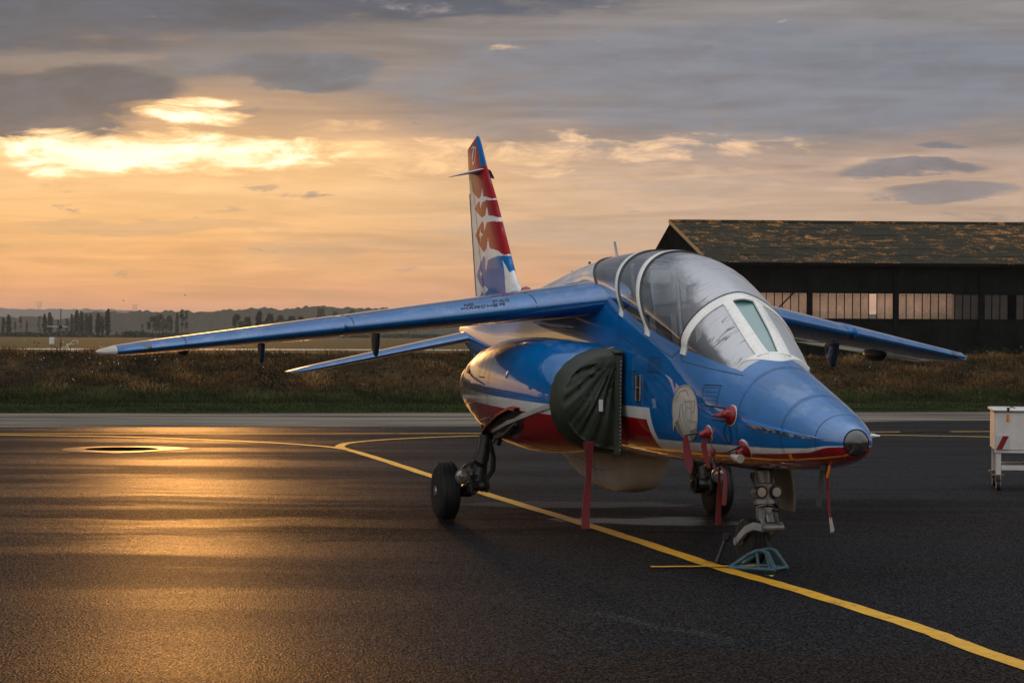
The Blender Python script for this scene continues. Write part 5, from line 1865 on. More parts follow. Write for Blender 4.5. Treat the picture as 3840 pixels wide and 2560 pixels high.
mb.grid([[bank_p(u, v) if v > .1 else bank_p(u, v) - Vector((0, 0, .06)) for u in us_] for v in vs_])
mb.build("grass_bank", M_bank, None, kind="structure")


def blade_mat(name, stops):
    m_, t, b = new_mat(name)
    a = t.node('ShaderNodeAttribute'); a.attribute_name = 'tone'
    t.put(b.inputs['Base Color'], t.ramp(a.outputs['Fac'], stops))
    b.inputs['Roughness'].default_value = .75; b.inputs['Specular IOR Level'].default_value = .12
    # thin blades let some light through
    b.inputs['Subsurface Weight'].default_value = 0.0
    out = [n for n in t.n if n.type == 'OUTPUT_MATERIAL'][0]
    tl = t.node('ShaderNodeBsdfTranslucent'); t.put(tl.inputs[0], t.ramp(a.outputs['Fac'], [(p, tuple(min(1, c * 1.3) for c in col_)) for p, col_ in stops]))
    mx = t.node('ShaderNodeMixShader'); mx.inputs[0].default_value = .3
    t.l.new(b.outputs[0], mx.inputs[1]); t.l.new(tl.outputs[0], mx.inputs[2]); t.l.new(mx.outputs[0], out.inputs[0])
    return m_


M_drygrass = blade_mat("dry_grass_blades", [(0, (.018, .014, .007)), (.3, (.050, .030, .012)), (.6, (.125, .070, .026)), (.85, (.24, .140, .054)), (1, (.36, .24, .11))])
M_greengrass = blade_mat("green_grass_blades", [(0, (.010, .014, .005)), (.4, (.030, .038, .012)), (.75, (.060, .068, .022)), (1, (.12, .11, .045))])


def blades(name, n, place, hgt, wid, m_, lean=.5, seed=3):
    r = np.random.RandomState(seed)
    V = []; T = []
    got = 0
    while got < n:
        u, v, tone, hs = place(r)
        p = bank_p(u, v)
        h = hgt * (0.5 + r.rand() ** 1.5) * hs
        a = r.rand() * 2 * pi
        ln = (r.rand() * lean + .08) * h
        tip = p + Vector((cos(a) * ln, sin(a) * ln, h))
        mid = p + Vector((cos(a) * ln * .35, sin(a) * ln * .35, h * .6))
        wdir = Vector((cos(a + 1.3 + r.rand()), sin(a + 1.3 + r.rand()) * .4, .1)) * wid * (.6 + .8 * r.rand())
        V += [p - wdir, p + wdir, mid + wdir * .8, mid - wdir * .8, tip]
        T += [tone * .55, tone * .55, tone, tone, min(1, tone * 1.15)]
        got += 1
    F = []
    for i in range(n):
        o = 5 * i
        F += [(o, o + 1, o + 2, o + 3), (o + 3, o + 2, o + 4)]
    me = bpy.data.meshes.new(name); me.from_pydata([tuple(x) for x in V], [], F)
    at = me.attributes.new("tone", 'FLOAT', 'POINT'); at.data.foreach_set('value', np.array(T, np.float32))
    me.materials.append(m_)
    o = bpy.data.objects.new(name, me); COL.objects.link(o); o["kind"] = "stuff"
    return o


def U(r):
    return -21 + 46 * r.rand()


def pl_dry(r):
    while True:
        u = U(r); v = 5.2 + 8.8 * r.rand() ** .8
        n = mnoise.noise(Vector((u * .9, v * .9, 0))); n2 = mnoise.noise(Vector((u * .22, v * .35, 9)))
        if r.rand() < .55 + .8 * n2:
            return u, v, float(np.clip(.42 + .55 * n + .25 * (r.rand() - .5), .02, 1)), (.55 + 1.5 * max(0, n))


def pl_green(r):
    while True:
        u = U(r)
        k = r.rand()
        v = 3.4 + 3.6 * k if k < .7 else 4 + 9 * r.rand()
        n = mnoise.noise(Vector((u * .8, v * .8, 5))); n2 = mnoise.noise(Vector((u * .3, v * .5, 20)))
        if (v < 6.4 and n > -.15) or n2 > .10:
            return u, v, float(np.clip(.36 + .6 * n + .3 * (r.rand() - .5), .02, 1)), (.8 if v > 4.3 else .5) + 1.1 * max(0, n)


def pl_verge(r):
    u = U(r); v = .15 + 4.2 * r.rand()
    n = mnoise.noise(Vector((u * .5, v * 1.2, 15)))
    return u, v, float(np.clip(.5 + .5 * n + .35 * (r.rand() - .5), .02, 1)), .7 + .5 * max(0, n)


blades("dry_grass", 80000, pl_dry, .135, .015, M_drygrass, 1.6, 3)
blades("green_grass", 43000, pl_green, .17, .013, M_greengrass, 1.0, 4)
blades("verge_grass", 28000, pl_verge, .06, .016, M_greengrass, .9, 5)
# leafy weeds and pale flower heads on the bank
mb = MB()
r_ = random.Random(11)
tone = []
for k in range(260):
    u = -17 + 36 * r_.random(); v = 5 + 7 * r_.random()
    big = r_.random() < .25
    for q in range(26 if big else 12):
        p = bank_p(u + r_.gauss(0, .22 if big else .12), v + r_.gauss(0, .15)) + Vector((0, 0, r_.random() * (.32 if big else .16)))
        a = r_.random() * 6.28; e = r_.uniform(-.6, .9); s = r_.uniform(.03, .07)
        d = Vector((cos(a) * cos(e), sin(a) * cos(e), sin(e))) * s; w2 = Vector((-sin(a), cos(a), .2)) * s * .45
        mb.add([p, p + d * .5 + w2, p + d, p + d * .5 - w2], [(0, 1, 2, 3)])
        tone += [.3 + .5 * r_.random()] * 4
wd_ = mb.build("weeds", M_greengrass, None, smooth=False, kind="stuff")
at = wd_.data.attributes.new("tone", 'FLOAT', 'POINT'); at.data.foreach_set('value', np.array(tone, np.float32))
M_flower = mat("flower_white", (.75, .74, .66), .7)
mb = MB()
for (cu, cv_, su, sv_, n_) in [(-9.6, 8.5, .8, .8, 40), (-12.6, 8.5, .6, .5, 24), (-6.2, 10.0, 1.5, 1.2, 16), (-4.6, 9.5, .5, .5, 8), (0, 9, 9, 2, 30), (10, 9, 4, 2, 12)]:
    for k in range(n_):
        p = bank_p(cu + r_.gauss(0, su), min(12.5, max(4.5, cv_ + r_.gauss(0, sv_)))) + Vector((0, 0, r_.uniform(.15, .42)))
        mb.ball(p, r_.uniform(.006, .014), 5, 3)
mb.build("wildflowers", M_flower, None, smooth=False, kind="stuff")

# ------------------------------------------------------------------ hangar
HA = radians(3.0)
hang_o = empty("hangar", (11.93, 130.0, 0), (0, 0, HA), label="long dark hangar with a rusty corrugated roof and a band of frosted windows", category="hangar")
M_wallb = mat("tarred_cladding", (0.008, 0.010, 0.009), 0.9, spec=0.0, vary=.4, vscale=.6, bump=.2, bscale=3)
M_post = mat("dark_steel_post", (0.008, 0.009, 0.009), 0.8, spec=0.0, vary=.4, vscale=2)
M_roof, t, b = new_mat("mossy_roof_sheet")
P_ = t.node('ShaderNodeNewGeometry').outputs['Position']
n1 = t.noise(t.vm('ADD', t.scale(P_, .75, .5, 1.2), t.scale(t.noise(P_, .16, 3, .6, out=1), 1.4, 1.4, 1.4)), 1.0, 7, .72, 1.2); n2 = t.noise(P_, 5, 5, .7)
mk = t.ss(t.m('ADD', t.m('ADD', n1, t.m('MULTIPLY', t.m('SUBTRACT', t.noise(t.scale(P_, .12, .1, .3), 1.0, 3, .6), .5), .28)), t.m('MULTIPLY', t.m('SUBTRACT', n2, .5), .25)), .51, .65)
t.put(b.inputs['Base Color'], t.mix(mk, t.mix(n2, (.018, .019, .013), (.040, .034, .020)), t.mix(n2, (.22, .095, .024), (.42, .20, .06))))
b.inputs['Roughness'].default_value = .9; b.inputs['Specular IOR Level'].default_value = .1
LEN, WID, EV, RG = 44.0, 18.5, 6.2, 9.45
bay = 5.165; first = .55
M_panes = bpy.data.materials.new("frosted_pane"); M_panes.use_nodes = True
t = NT(M_panes.node_tree); t.n.clear()
out = t.node('ShaderNodeOutputMaterial')
rf = t.node('ShaderNodeBsdfRefraction'); rf.inputs['IOR'].default_value = 1.25; rf.inputs['Roughness'].default_value = .24; rf.inputs['Color'].default_value = (1, .97, .94, 1)
df = t.node('ShaderNodeBsdfDiffuse')
tcw = t.node('ShaderNodeNewGeometry').outputs['Position']
oi = t.node('ShaderNodeObjectInfo').outputs['Random']
g_ = t.noise(t.vm('ADD', t.scale(tcw, .8, .8, .5), t.comb(oi, oi, oi)), 1.0, 4, .6)
t.put(df.inputs[0], t.mix(g_, (.12, .10, .085), (.22, .19, .165)))
tr2 = t.node('ShaderNodeBsdfTransparent'); tr2.inputs[0].default_value = (.93, .90, .85, 1)
mx0 = t.node('ShaderNodeMixShader'); mx0.inputs[0].default_value = .4
t.l.new(rf.outputs[0], mx0.inputs[1]); t.l.new(tr2.outputs[0], mx0.inputs[2])
mx = t.node('ShaderNodeMixShader'); t.put(mx.inputs[0], t.ss(g_, .3, .7, .10, .28))
t.l.new(mx0.outputs[0], mx.inputs[1]); t.l.new(df.outputs[0], mx.inputs[2]); t.l.new(mx.outputs[0], out.inputs[0])
M_paned = mat("unlit_pane", (.030, .027, .024), .35, vary=.4, vscale=1.5)  # dark copy of the pane: missing backlight painted in as colour
M_back = mat("hangar_lining", (.05, .05, .048), .9)

mb = MB()
mb.box((LEN / 2, .12, 1.42), (LEN, .2, 2.84))
lw = mb.build("lower_wall", M_wallb, hang_o, smooth=False)
mb = MB(); mb.box((LEN / 2, .12, (4.39 + EV) / 2), (LEN, .2, EV - 4.39)); mb.build("upper_wall", M_wallb, hang_o, smooth=False)
# cladding joints as upright battens
for k in range(int(LEN / .86)):
    pass
bt = bpy.data.meshes.new("batten")
m0 = MB(); m0.box((0, 0, 0), (.05, .035, EV - 4.45)); m0b = m0.build("batten", M_post, hang_o, smooth=False, loc=(.6, .002, (4.42 + EV) / 2))
m1 = MB(); m1.box((0, 0, 0), (.05, .035, 2.76)); m1b = m1.build("batten", M_post, hang_o, smooth=False, loc=(.6, .002, 1.42))
for k in range(1, 42):
    for src in (m0b, m1b):
        c = src.copy(); COL.objects.link(c); c.parent = hang_o; c.location = (.6 + 1.033 * k, .002, src.location[2])
# posts
posts = []
for k in range(9):
    mb = MB(); x = first + bay * k
    mb.box((0, 0, EV / 2 - .02), (.30, .34, EV - .05)); 
    o = mb.build("post", M_post, hang_o, smooth=False, loc=(x, .02, 0))
mb = MB(); mb.box((LEN / 2, .05, 2.85), (LEN, .12, .07)); mb.build("window_sill", M_post, hang_o, smooth=False)
mb = MB(); mb.box((LEN / 2, .05, 4.40), (LEN, .12, .07)); mb.build("window_head", M_post, hang_o, smooth=False)
# panes and glazing bars
pw_ = (bay - .30) / 10
m0 = MB(); m0.box((0, 0, 0), (pw_ - .03, .012, 1.47)); pane0 = m0.build("pane", M_panes, hang_o, smooth=False, loc=(0, .10, 3.62))
m0 = MB(); m0.box((0, 0, 0), (pw_ - .03, .012, 1.47)); paned = m0.build("pane", M_paned, hang_o, smooth=False, loc=(0, .10, 3.62), label="pane coloured dark, as with no light behind it")
m0 = MB(); m0.box((0, 0, 0), (.045, .07, 1.50)); bar0 = m0.build("glazing_bar", M_post, hang_o, smooth=False, loc=(0, .08, 3.62))
used = [False, False, False]
for k in range(8):
    x0 = first + bay * k + .15
    for j in range(10):
        x = x0 + pw_ * (j + .5)
        if j > 0:
            if not used[2]:
                bar0.location.x = x - pw_ / 2; used[2] = True
            else:
                c = bar0.copy(); COL.objects.link(c); c.parent = hang_o; c.location = (x - pw_ / 2, .08, 3.62)
        if (k == 1 and j == 7) or (k == 3 and j == 3):
            continue
        darkp = (k == 2 and j > 6) or k >= 3
        src, idx = (paned, 1) if darkp else (pane0, 0)
        if not used[idx]:
            src.location.x = x; used[idx] = True
        else:
            c = src.copy(); COL.objects.link(c); c.parent = hang_o; c.location = (x, .10, 3.62)
            c.rotation_euler = (0, rng.gauss(0, .002), rng.gauss(0, .004))
# wind brace seen through the glass
mb = MB(); mb.tube([(first + .3 + 2.0, .5, 2.4), (first + .3 + 4.6, .5, 5.0)], .05, 6); mb.build("wind_brace", M_post, hang_o)
# gable end and rear
mb = MB()
mb.add([(.0, .22, 0), (.0, WID * 2, 0), (.0, WID * 2, EV), (.0, WID, RG - .1), (.0, .22, EV), (.2, .22, 0), (.2, WID * 2, 0), (.2, WID * 2, EV), (.2, WID, RG - .1), (.2, .22, EV)],
       [(4, 3, 2, 1, 0), (5, 6, 7, 8, 9), (0, 5, 9, 4), (1, 2, 7, 6), (2, 3, 8, 7), (3, 4, 9, 8), (0, 1, 6, 5)])
mb.build("gable_wall", M_wallb, hang_o, smooth=False)
mb = MB()
mb.box((LEN / 2, WID * 2 + .1, 5.75), (LEN, .2, 1.2)); mb.box((LEN * .78, WID * 2 + .1, 2.55), (LEN * .48, .2, 5.1))
mb.box((LEN * .78 - 6, 8, 2.8), (.2, 14, 5.5))
mb.build("rear_wall", M_back, hang_o, smooth=False)
mb = MB(); mb.box((LEN + .1, WID, 3.1), (.2, WID * 2 - .3, 6.2)); mb.build("end_wall", M_wallb, hang_o, smooth=False)
mb = MB(); mb.box((LEN / 2, WID, .03), (LEN - .4, WID * 2 - .5, .05)); mb.build("floor", M_back, hang_o, smooth=False)
# roof: courses of corrugated sheets on the front slope
slope = atan2(RG - EV, WID); SL = sqrt((RG - EV) ** 2 + WID ** 2) + .5
NC = 6; sw = 1.06; NSH = int((LEN + .8) / sw) + 1
cl = SL / NC
mb = MB(); rows = []
for y in (0, cl + .12):
    rows.append([(sw * k / 16, y, .022 * cos(2 * pi * k / 4)) for k in range(17)])
mb.grid(rows)
rows2 = [[(p[0], p[1], p[2] - .012) for p in r] for r in rows]
mb.grid(rows2, flip=True)
mb.grid([rows2[0], rows[0]])
sheet0 = mb.build("roof_sheet", M_roof, hang_o, smooth=False)
Rm = Matrix.Rotation(slope, 4, 'X')
first_s = True
for c_i in range(NC):
    for k in range(NSH):
        o = sheet0 if first_s else sheet0.copy()
        if not first_s:
            COL.objects.link(o); o.parent = hang_o
        first_s = False
        yb = -.5 + c_i * cl
        o.location = (-.35 + k * sw, yb * cos(slope), EV + .06 + (yb + .5) * sin(slope) - .5 * sin(slope) + .02 * c_i * 0)
        o.rotation_euler = (slope - .006 + rng.gauss(0, .0025), rng.gauss(0, .004), rng.gauss(0, .002))
mb = MB()
mb.add([(-.3, WID - .05, RG + .02), (LEN + .3, WID - .05, RG + .02), (LEN + .3, WID * 2 + .4, EV), (-.3, WID * 2 + .4, EV)], [(3, 2, 1, 0)])
mb.add([(0, .2, EV - .06), (LEN, .2, EV - .06), (LEN, WID, RG - .12), (0, WID, RG - .12)], [(3, 2, 1, 0)])
mb.build("rear_roof", M_roof, hang_o, smooth=False)
mb = MB(); mb.tube([(-.4, WID - .05, RG + .07), (LEN + .4, WID - .05, RG + .07)], .14, 8); mb.build("ridge_cap", M_roof, hang_o)
M_edge = mat("barge_board", (.20, .14, .06), .8, vary=.4, vscale=2)
mb = MB(); mb.box((-.40, WID / 2 - .25, (EV + RG) / 2 + .02), (.06, SL + .05, .20), Matrix.Rotation(slope, 3, 'X')); mb.build("barge_board", M_edge, hang_o, smooth=False)
mb = MB(); mb.box((LEN / 2, -.42, EV - .12), (LEN + .6, .10, .16)); mb.build("gutter", M_post, hang_o, smooth=False)

# ------------------------------------------------------------------ ground power trolley at the right edge
ct = empty("equipment_trolley", (5.693, 25.90, 0), (0, 0, radians(-9)), label="white box trolley on a castor with a red and white warning plate", category="trolley")
mb = MB(); mb.box((.80, .45, .70), (1.60, .90, .46), bev=.012); mb.build("box", M_wht, ct)
mb = MB(); mb.box((.80, .45, .945), (1.66, .96, .035), bev=.012); mb.build("lid", M_wht, ct)
mb = MB()
for x, y in ((.05, .05), (1.55, .05), (.05, .85), (1.55, .85)):
    mb.box((x, y, .33), (.06, .06, .30), bev=.006)
mb.box((.8, .03, .465), (1.6, .045, .05), bev=.006)
mb.build("leg_frame", M_wht, ct)
mb = MB(); mb.box((.8, .05, .265), (1.44, .045, .06), bev=.006); mb.box((.8, .85, .265), (1.44, .045, .06), bev=.006); mb.build("lower_rail", M_wht, ct)
for x, y in ((.05, .05), (1.55, .05), (.05, .85), (1.55, .85)):
    c = empty("castor"); c.parent = ct
    mb = MB(); mb.lathe((x - .022, y, .062), (1, 0, 0), [(0, .045), (0.0, .058), (.01, .062), (.034, .062), (.044, .058), (.044, .045)], 20); mb.build("wheel", M_tyre, c)
    mb = MB(); mb.lathe((x - .026, y, .062), (1, 0, 0), [(0, .01), (0, .042), (.052, .042), (.052, .01)], 16); mb.build("hub", M_wht, c)
    mb = MB()
    for sx in (-1, 1):
        mb.add([(x + sx * .036, y - .05, .18), (x + sx * .036, y + .05, .18), (x + sx * .03, y + .018, .05), (x + sx * .03, y - .018, .05), (x + sx * .030, y - .05, .18), (x + sx * .030, y + .05, .18), (x + sx * .026, y + .018, .05), (x + sx * .026, y - .018, .05)],
               [(0, 1, 2, 3), (7, 6, 5, 4), (0, 4, 5, 1), (1, 5, 6, 2), (2, 6, 7, 3), (3, 7, 4, 0)])
    mb.box((x, y, .183), (.13, .12, .012))
    mb.build("fork", M_grey, c)
pl_ = MB(); pl_.box((.095, -.008, .565), (.155, .008, .16)); plate = pl_.build("warning_plate", mat("plate_white", (.5, .5, .47), .4), ct, smooth=False)
mb = MB(); mb.add([(.022, -.0145, .487), (.090, -.0145, .487), (.165, -.0145, .643), (.097, -.0145, .643)], [(0, 1, 2, 3)]); mb.build("red_stripe", M_redp, plate, smooth=False)
mb = MB(); mb.box((.155, -.012, .86), (.028, .02, .085), bev=.01); mb.build("reflector", M_orange, ct)
mb = MB(); mb.box((.155, -.02, .955), (.03, .03, .05), bev=.006); mb.tube([(.16, .0, .97), (.2, .02, .985), (.24, .02, .97)], .006, 6); mb.build("latch", M_dark, ct)

# ------------------------------------------------------------------ weather mast on the airfield
MX, MY = -35.47, 172.7
wm = empty("weather_mast", (MX, MY, 0), label="weather mast with a cross arm and white instrument boxes on the grass", category="weather mast")
M_pole = mat("mast_pole", (.10, .085, .075), .5)
k_ = 172.7 / 8240
mb = MB(); mb.tube([(0, 0, 0), (0, 0, 3.65)], .045, 8); mb.build("pole", M_pole, wm)
mb = MB(); mb.tube([(-1.08, 0, 2.29), (.56, 0, 2.27)], .022, 6); mb.build("cross_arm", M_wht, wm)
mb = MB(); mb.box((0, -.02, 2.25), (.28, .2, .20), bev=.03); mb.build("clamp", M_black, wm)
mb = MB(); mb.box((-.70, 0, 1.15), (.36, .3, .56), bev=.03); mb.build("screen_box", M_wht, wm)
mb = MB(); mb.tube([(-.70, 0, 0), (-.70, 0, .88)], .03, 6); mb.tube([(-.72, 0, .78), (-.02, 0, .5)], .02, 6); mb.build("box_post", M_pole, wm)
mb = MB(); mb.box((-.20, -.06, .18), (.26, .2, .32), bev=.02); mb.build("logger_box", M_wht, wm)
mb = MB()
mb.tube([(.0, 0, .62), (.45, 0, .68), (.62, 0, .80), (.98, 0, 1.19), (1.30, 0, 1.18), (1.36, 0, 1.05), (1.30, 0, .92)], .022, 6)
mb.tube([(.48, 0, .92), (1.08, 0, .91)], .02, 6); mb.tube([(.48, 0, .92), (.52, 0, .66)], .05, 6)
mb.tube([(.55, 0, .66), (.95, 0, .33), (1.32, 0, .33), (1.42, 0, .55)], .022, 6); mb.tube([(.48, 0, .46), (1.08, 0, .45)], .018, 6)
for q in range(4):
    mb.tube([(.85 + .15 * q, 0, .58), (.9 + .13 * q, 0, .36)], .010, 4)
mb.build("sensor_arm", M_wht, wm)
mb = MB(); mb.ball((0, -.05, .98), (.15, .1, .04), 8, 4); mb.box((.02, -.04, .8), (.1, .1, .22), bev=.02); mb.tube([(.25, 0, .62), (.25, 0, 0)], .025, 6); mb.build("sensor", M_black, wm)

# ------------------------------------------------------------------ distant trees
M_leaf, t, b = new_mat("far_foliage")
a = t.node('ShaderNodeAttribute'); a.attribute_name = 'tone'
t.put(b.inputs['Base Color'], t.ramp(a.outputs['Fac'], [(0, (.008, .012, .007)), (.5, (.020, .028, .012)), (1, (.05, .055, .022))]))
b.inputs['Roughness'].default_value = .9; b.inputs['Specular IOR Level'].default_value = .05
M_trunk = mat("bark", (.05, .042, .035), .9)


def crown_mesh(kind, seed):
    """unit-height tree crown of leaf clumps; returns crown mesh, trunk mesh"""
    r = random.Random(seed)
    V = []; F = []; T = []
    def leafs(c, rad, n, size):
        for _ in range(n):
            d = Vector((r.gauss(0, 1), r.gauss(0, 1), r.gauss(0, 1))).normalized() * rad * r.random() ** .4
            p = Vector(c) + Vector((d.x, d.y, d.z * 1.0))
            a_ = Vector((r.gauss(0, 1), r.gauss(0, 1), r.gauss(0, 1))).normalized(); b__ = a_.orthogonal().normalized()
            s = size * r.uniform(.6, 1.3); o = len(V)
            V.extend([p + a_ * s, p + b__ * s * .7, p - a_ * s, p - b__ * s * .7]); F.append((o, o + 1, o + 2, o + 3)); T.extend([.25 + .6 * r.random()] * 4)
    if kind == 'poplar':
        n = 26
        for k in range(n):
            z = .10 + .86 * k / (n - 1)
            wv = .115 * (sin(pi * min(1, (z - .06) / .96) ** .75) ** .7) * r.uniform(.75, 1.15)
            leafs((r.gauss(0, .018), r.gauss(0, .018), z), max(.02, wv), 30, .036)
        tb = [(0, 0, 0), (0, 0, .5)]; tr = [.018, .008]
    elif kind == 'ragged':
        for k in range(22):
            z = r.uniform(.25, .95); ang = r.random() * 6.28; rr = .13 * r.random() * (1.1 - z * .5)
            leafs((rr * cos(ang) * 1.3, rr * sin(ang) * 1.3, z), .065 * r.uniform(.7, 1.3), 20, .028)
        for k in range(5):
            leafs((r.gauss(0, .05), r.gauss(0, .05), .93 + .07 * r.random()), .03, 12, .02)
        tb = [(0, 0, 0), (.01, 0, .4), (0, 0, .8)]; tr = [.022, .015, .006]
    else:
        for k in range(34):
            ang = r.random() * 6.28; ph = r.uniform(-.5, 1.4)
            R_ = .36 * r.uniform(.6, 1.0)
            leafs((R_ * cos(ang) * cos(ph), R_ * sin(ang) * cos(ph), .50 + .36 * sin(ph)), .13 * r.uniform(.7, 1.25), 26, .040)
        tb = [(0, 0, 0), (.01, 0, .25), (.0, 0, .55)]; tr = [.035, .026, .012]
    me = bpy.data.meshes.new("crown"); me.from_pydata([tuple(x) for x in V], [], F)
    at = me.attributes.new("tone", 'FLOAT', 'POINT'); at.data.foreach_set('value', np.array(T, np.float32))
    me.materials.append(M_leaf)
    mb = MB(); mb.tube(tb, tr, 6)
    for q in range(4):
        an = q * 1.6 + .4; zz = .3 + .1 * q
        mb.tube([(0, 0, zz - .08), (.08 * cos(an), .08 * sin(an), zz + .06)], [.008, .003], 4)
    tm = bpy.data.meshes.new("trunk"); tm.from_pydata(mb.v, [], mb.f); tm.materials.append(M_trunk)
    return me, tm


KINDS = {k: [crown_mesh(k, 31 + 7 * i + len(k)) for i in range(3)] for k in ('poplar', 'ragged', 'round')}


def far_tree(kind, F, top, base, wide, label, Z, var):
    """F = picture column measured on the photograph, turned into a bearing; Z = distance in metres"""
    X = (F - 1920) / 8240.0 * Z
    h = (base - top) / 8240.0 * Z
    me, tm = KINDS[kind][var % 3]
    nat = {'poplar': .24, 'ragged': .36, 'round': .95}[kind]
    sx = (wide / 8240.0 * Z) / nat
    zb = 0.0
    root = empty("tree", (X, Z, zb), (0, 0, rng.random() * 6.28), label=label, category="tree", group="trees across the airfield")
    root.scale = (sx, sx, h)
    for nme, m_ in (("crown", me), ("trunk", tm)):
        o = bpy.data.objects.new(nme, m_); COL.objects.link(o); o.parent = root
    return root


TREES = [
    ('poplar', 12, 1188, 1255, 16, "dark poplar cut by the left edge of the view, shorter of the pair there", 1000),
    ('poplar', 32, 1179, 1255, 24, "dark pointed poplar second in from the left edge of the view", 1000),
    ('round', 56, 1202, 1250, 14, "pale slim tree just right of the two dark poplars at the left edge", 1500),
    ('ragged', 77, 1185, 1250, 15, "pale tree with a small round head between two low trees at far left", 1400),
    ('poplar', 100, 1200, 1250, 11, "tiny pale poplar left of the faint tree by the weather mast", 1500),
    ('ragged', 146, 1186, 1250, 16, "faint thin tree with a domed top left of the thick poplar clump", 1500),
    ('poplar', 167, 1176, 1255, 18, "left trunk of the thick dark poplar clump left of the weather mast", 1050),
    ('poplar', 187, 1170, 1255, 24, "tallest poplar of the clump left of the weather mast", 1050),
    ('poplar', 218, 1197, 1253, 14, "faint pointed poplar directly behind the weather mast", 1400),
    ('poplar', 251, 1192, 1255, 18, "pale broad poplar standing just right of the weather mast", 1400),
    ('poplar', 269, 1176, 1255, 16, "narrow grey poplar beginning the long row right of the mast", 1200),
    ('poplar', 287, 1162, 1257, 24, "tall double-topped poplar in the row right of the mast", 1050),
    ('poplar', 306, 1166, 1257, 22, "poplar with a spiky crown in the middle of the row right of the mast", 1050),
    ('poplar', 324, 1175, 1257, 20, "poplar with a blunt top near the end of the row right of the mast", 1100),
    ('poplar', 338, 1176, 1257, 22, "dark last poplar of the row right of the mast, rounded top", 1050),
    ('poplar', 369, 1172, 1262, 26, "pointed poplar standing clear, left one of the separate pair", 980),
    ('poplar', 384, 1186, 1262, 15, "small slim poplar wedged between the two separate poplars", 1000),
    ('poplar', 404, 1157, 1262, 26, "tallest poplar of all, dark and spindle-shaped, alone on the right of the row", 960),
    ('poplar', 437, 1239, 1262, 6, "tiny dark sapling standing alone in the field", 960),
    ('ragged', 533, 1215, 1250, 20, "small leaning tree just left of the broad round tree", 1100),
    ('round', 574, 1182, 1255, 58, "broad round tree with a leaning dome, left half of the big clump", 1150),
    ('round', 598, 1173, 1256, 56, "broad round tree, taller right half of the big clump", 1100),
    ('round', 634, 1179, 1258, 38, "grey rounded tree on the right flank of the big clump", 1200),
    ('poplar', 664, 1168, 1252, 15, "thin pale poplar left of the ragged pair", 1250),
    ('ragged', 682, 1160, 1252, 24, "ragged tall tree with a broken top, left of the ragged pair", 1050),
    ('ragged', 698, 1163, 1252, 22, "ragged tall tree with a flat top, right of the ragged pair", 1050),
    ('round', 889, 1174, 1240, 52, "dark spiky tree starting the grove above the blue wing", 900),
    ('round', 927, 1184, 1240, 52, "low rounded tree second in the grove above the blue wing", 920),
    ('poplar', 972, 1164, 1240, 30, "upright dark tree rising out of the grove above the wing", 920),
    ('round', 1012, 1172, 1242, 52, "wide tree with a smooth crown in the middle of the grove", 940),
    ('round', 1052, 1177, 1242, 58, "wide low tree right of the middle of the grove", 960),
    ('round', 1092, 1180, 1242, 56, "low tree near the right end of the grove above the wing", 980),
    ('round', 1127, 1182, 1244, 44, "last low tree at the right end of the grove, touching the wing", 1000),
    ('round', 1204, 1151, 1235, 62, "tall leafy tree on the ridge right of the grove", 1500),
    ('round', 1258, 1162, 1235, 52, "rounded tree on the ridge beyond the middle of the wing", 1550),
    ('round', 1320, 1161, 1235, 56, "broad-headed tree on the ridge left of the umbrella pines", 1550),
    ('round', 1447, 1151, 1222, 100, "flat-topped umbrella pine, wider left one above the wing", 1250),
    ('round', 1533, 1151, 1212, 76, "flat-topped umbrella pine, smaller right one above the wing", 1250),
]
for i, (kind, F, top, base, wide, lab, Z) in enumerate(TREES):
    hor = 1256 + .0052 * (F - 1920)
    # stand each tree on the ground plane, top kept at its measured bearing
    base_g = hor + 1.8 / Z * 8240
    far_tree(kind, F, top, base_g, wide, lab, Z, i)
# low hedges and scrub along the field edge
mb = MB(); tone = []
r_ = random.Random(5)
for (Fa, Fb, Z, hh_) in [(-80, 330, 900, 18), (330, 470, 900, 7), (470, 560, 900, 20), (540, 800, 930, 16), (800, 1150, 880, 12), (1150, 1700, 1100, 14)]:
    n_ = int((Fb - Fa) * 5)
    for k in range(n_):
        F = r_.uniform(Fa, Fb); X = (F - 1920) / 8240 * Z
        hh2 = hh_ / 8240 * Z * (.55 + .45 * (mnoise.noise(Vector((X * .08, Z, 0))) + .5))
        p = Vector((X, Z + r_.gauss(0, 6), max(.2, hh2 * r_.random())))
        a_ = Vector((r_.gauss(0, 1), r_.gauss(0, 1), r_.gauss(0, 1))).normalized(); b__ = a_.orthogonal().normalized(); s = r_.uniform(.4, 1.0)
        mb.add([p + a_ * s, p + b__ * s, p - a_ * s, p - b__ * s], [(0, 1, 2, 3)]); tone += [r_.uniform(.2, .9)] * 4
hd = mb.build("scrub", M_leaf, None, smooth=False, kind="stuff")
at = hd.data.attributes.new("tone", 'FLOAT', 'POINT'); at.data.foreach_set('value', np.array(tone, np.float32))


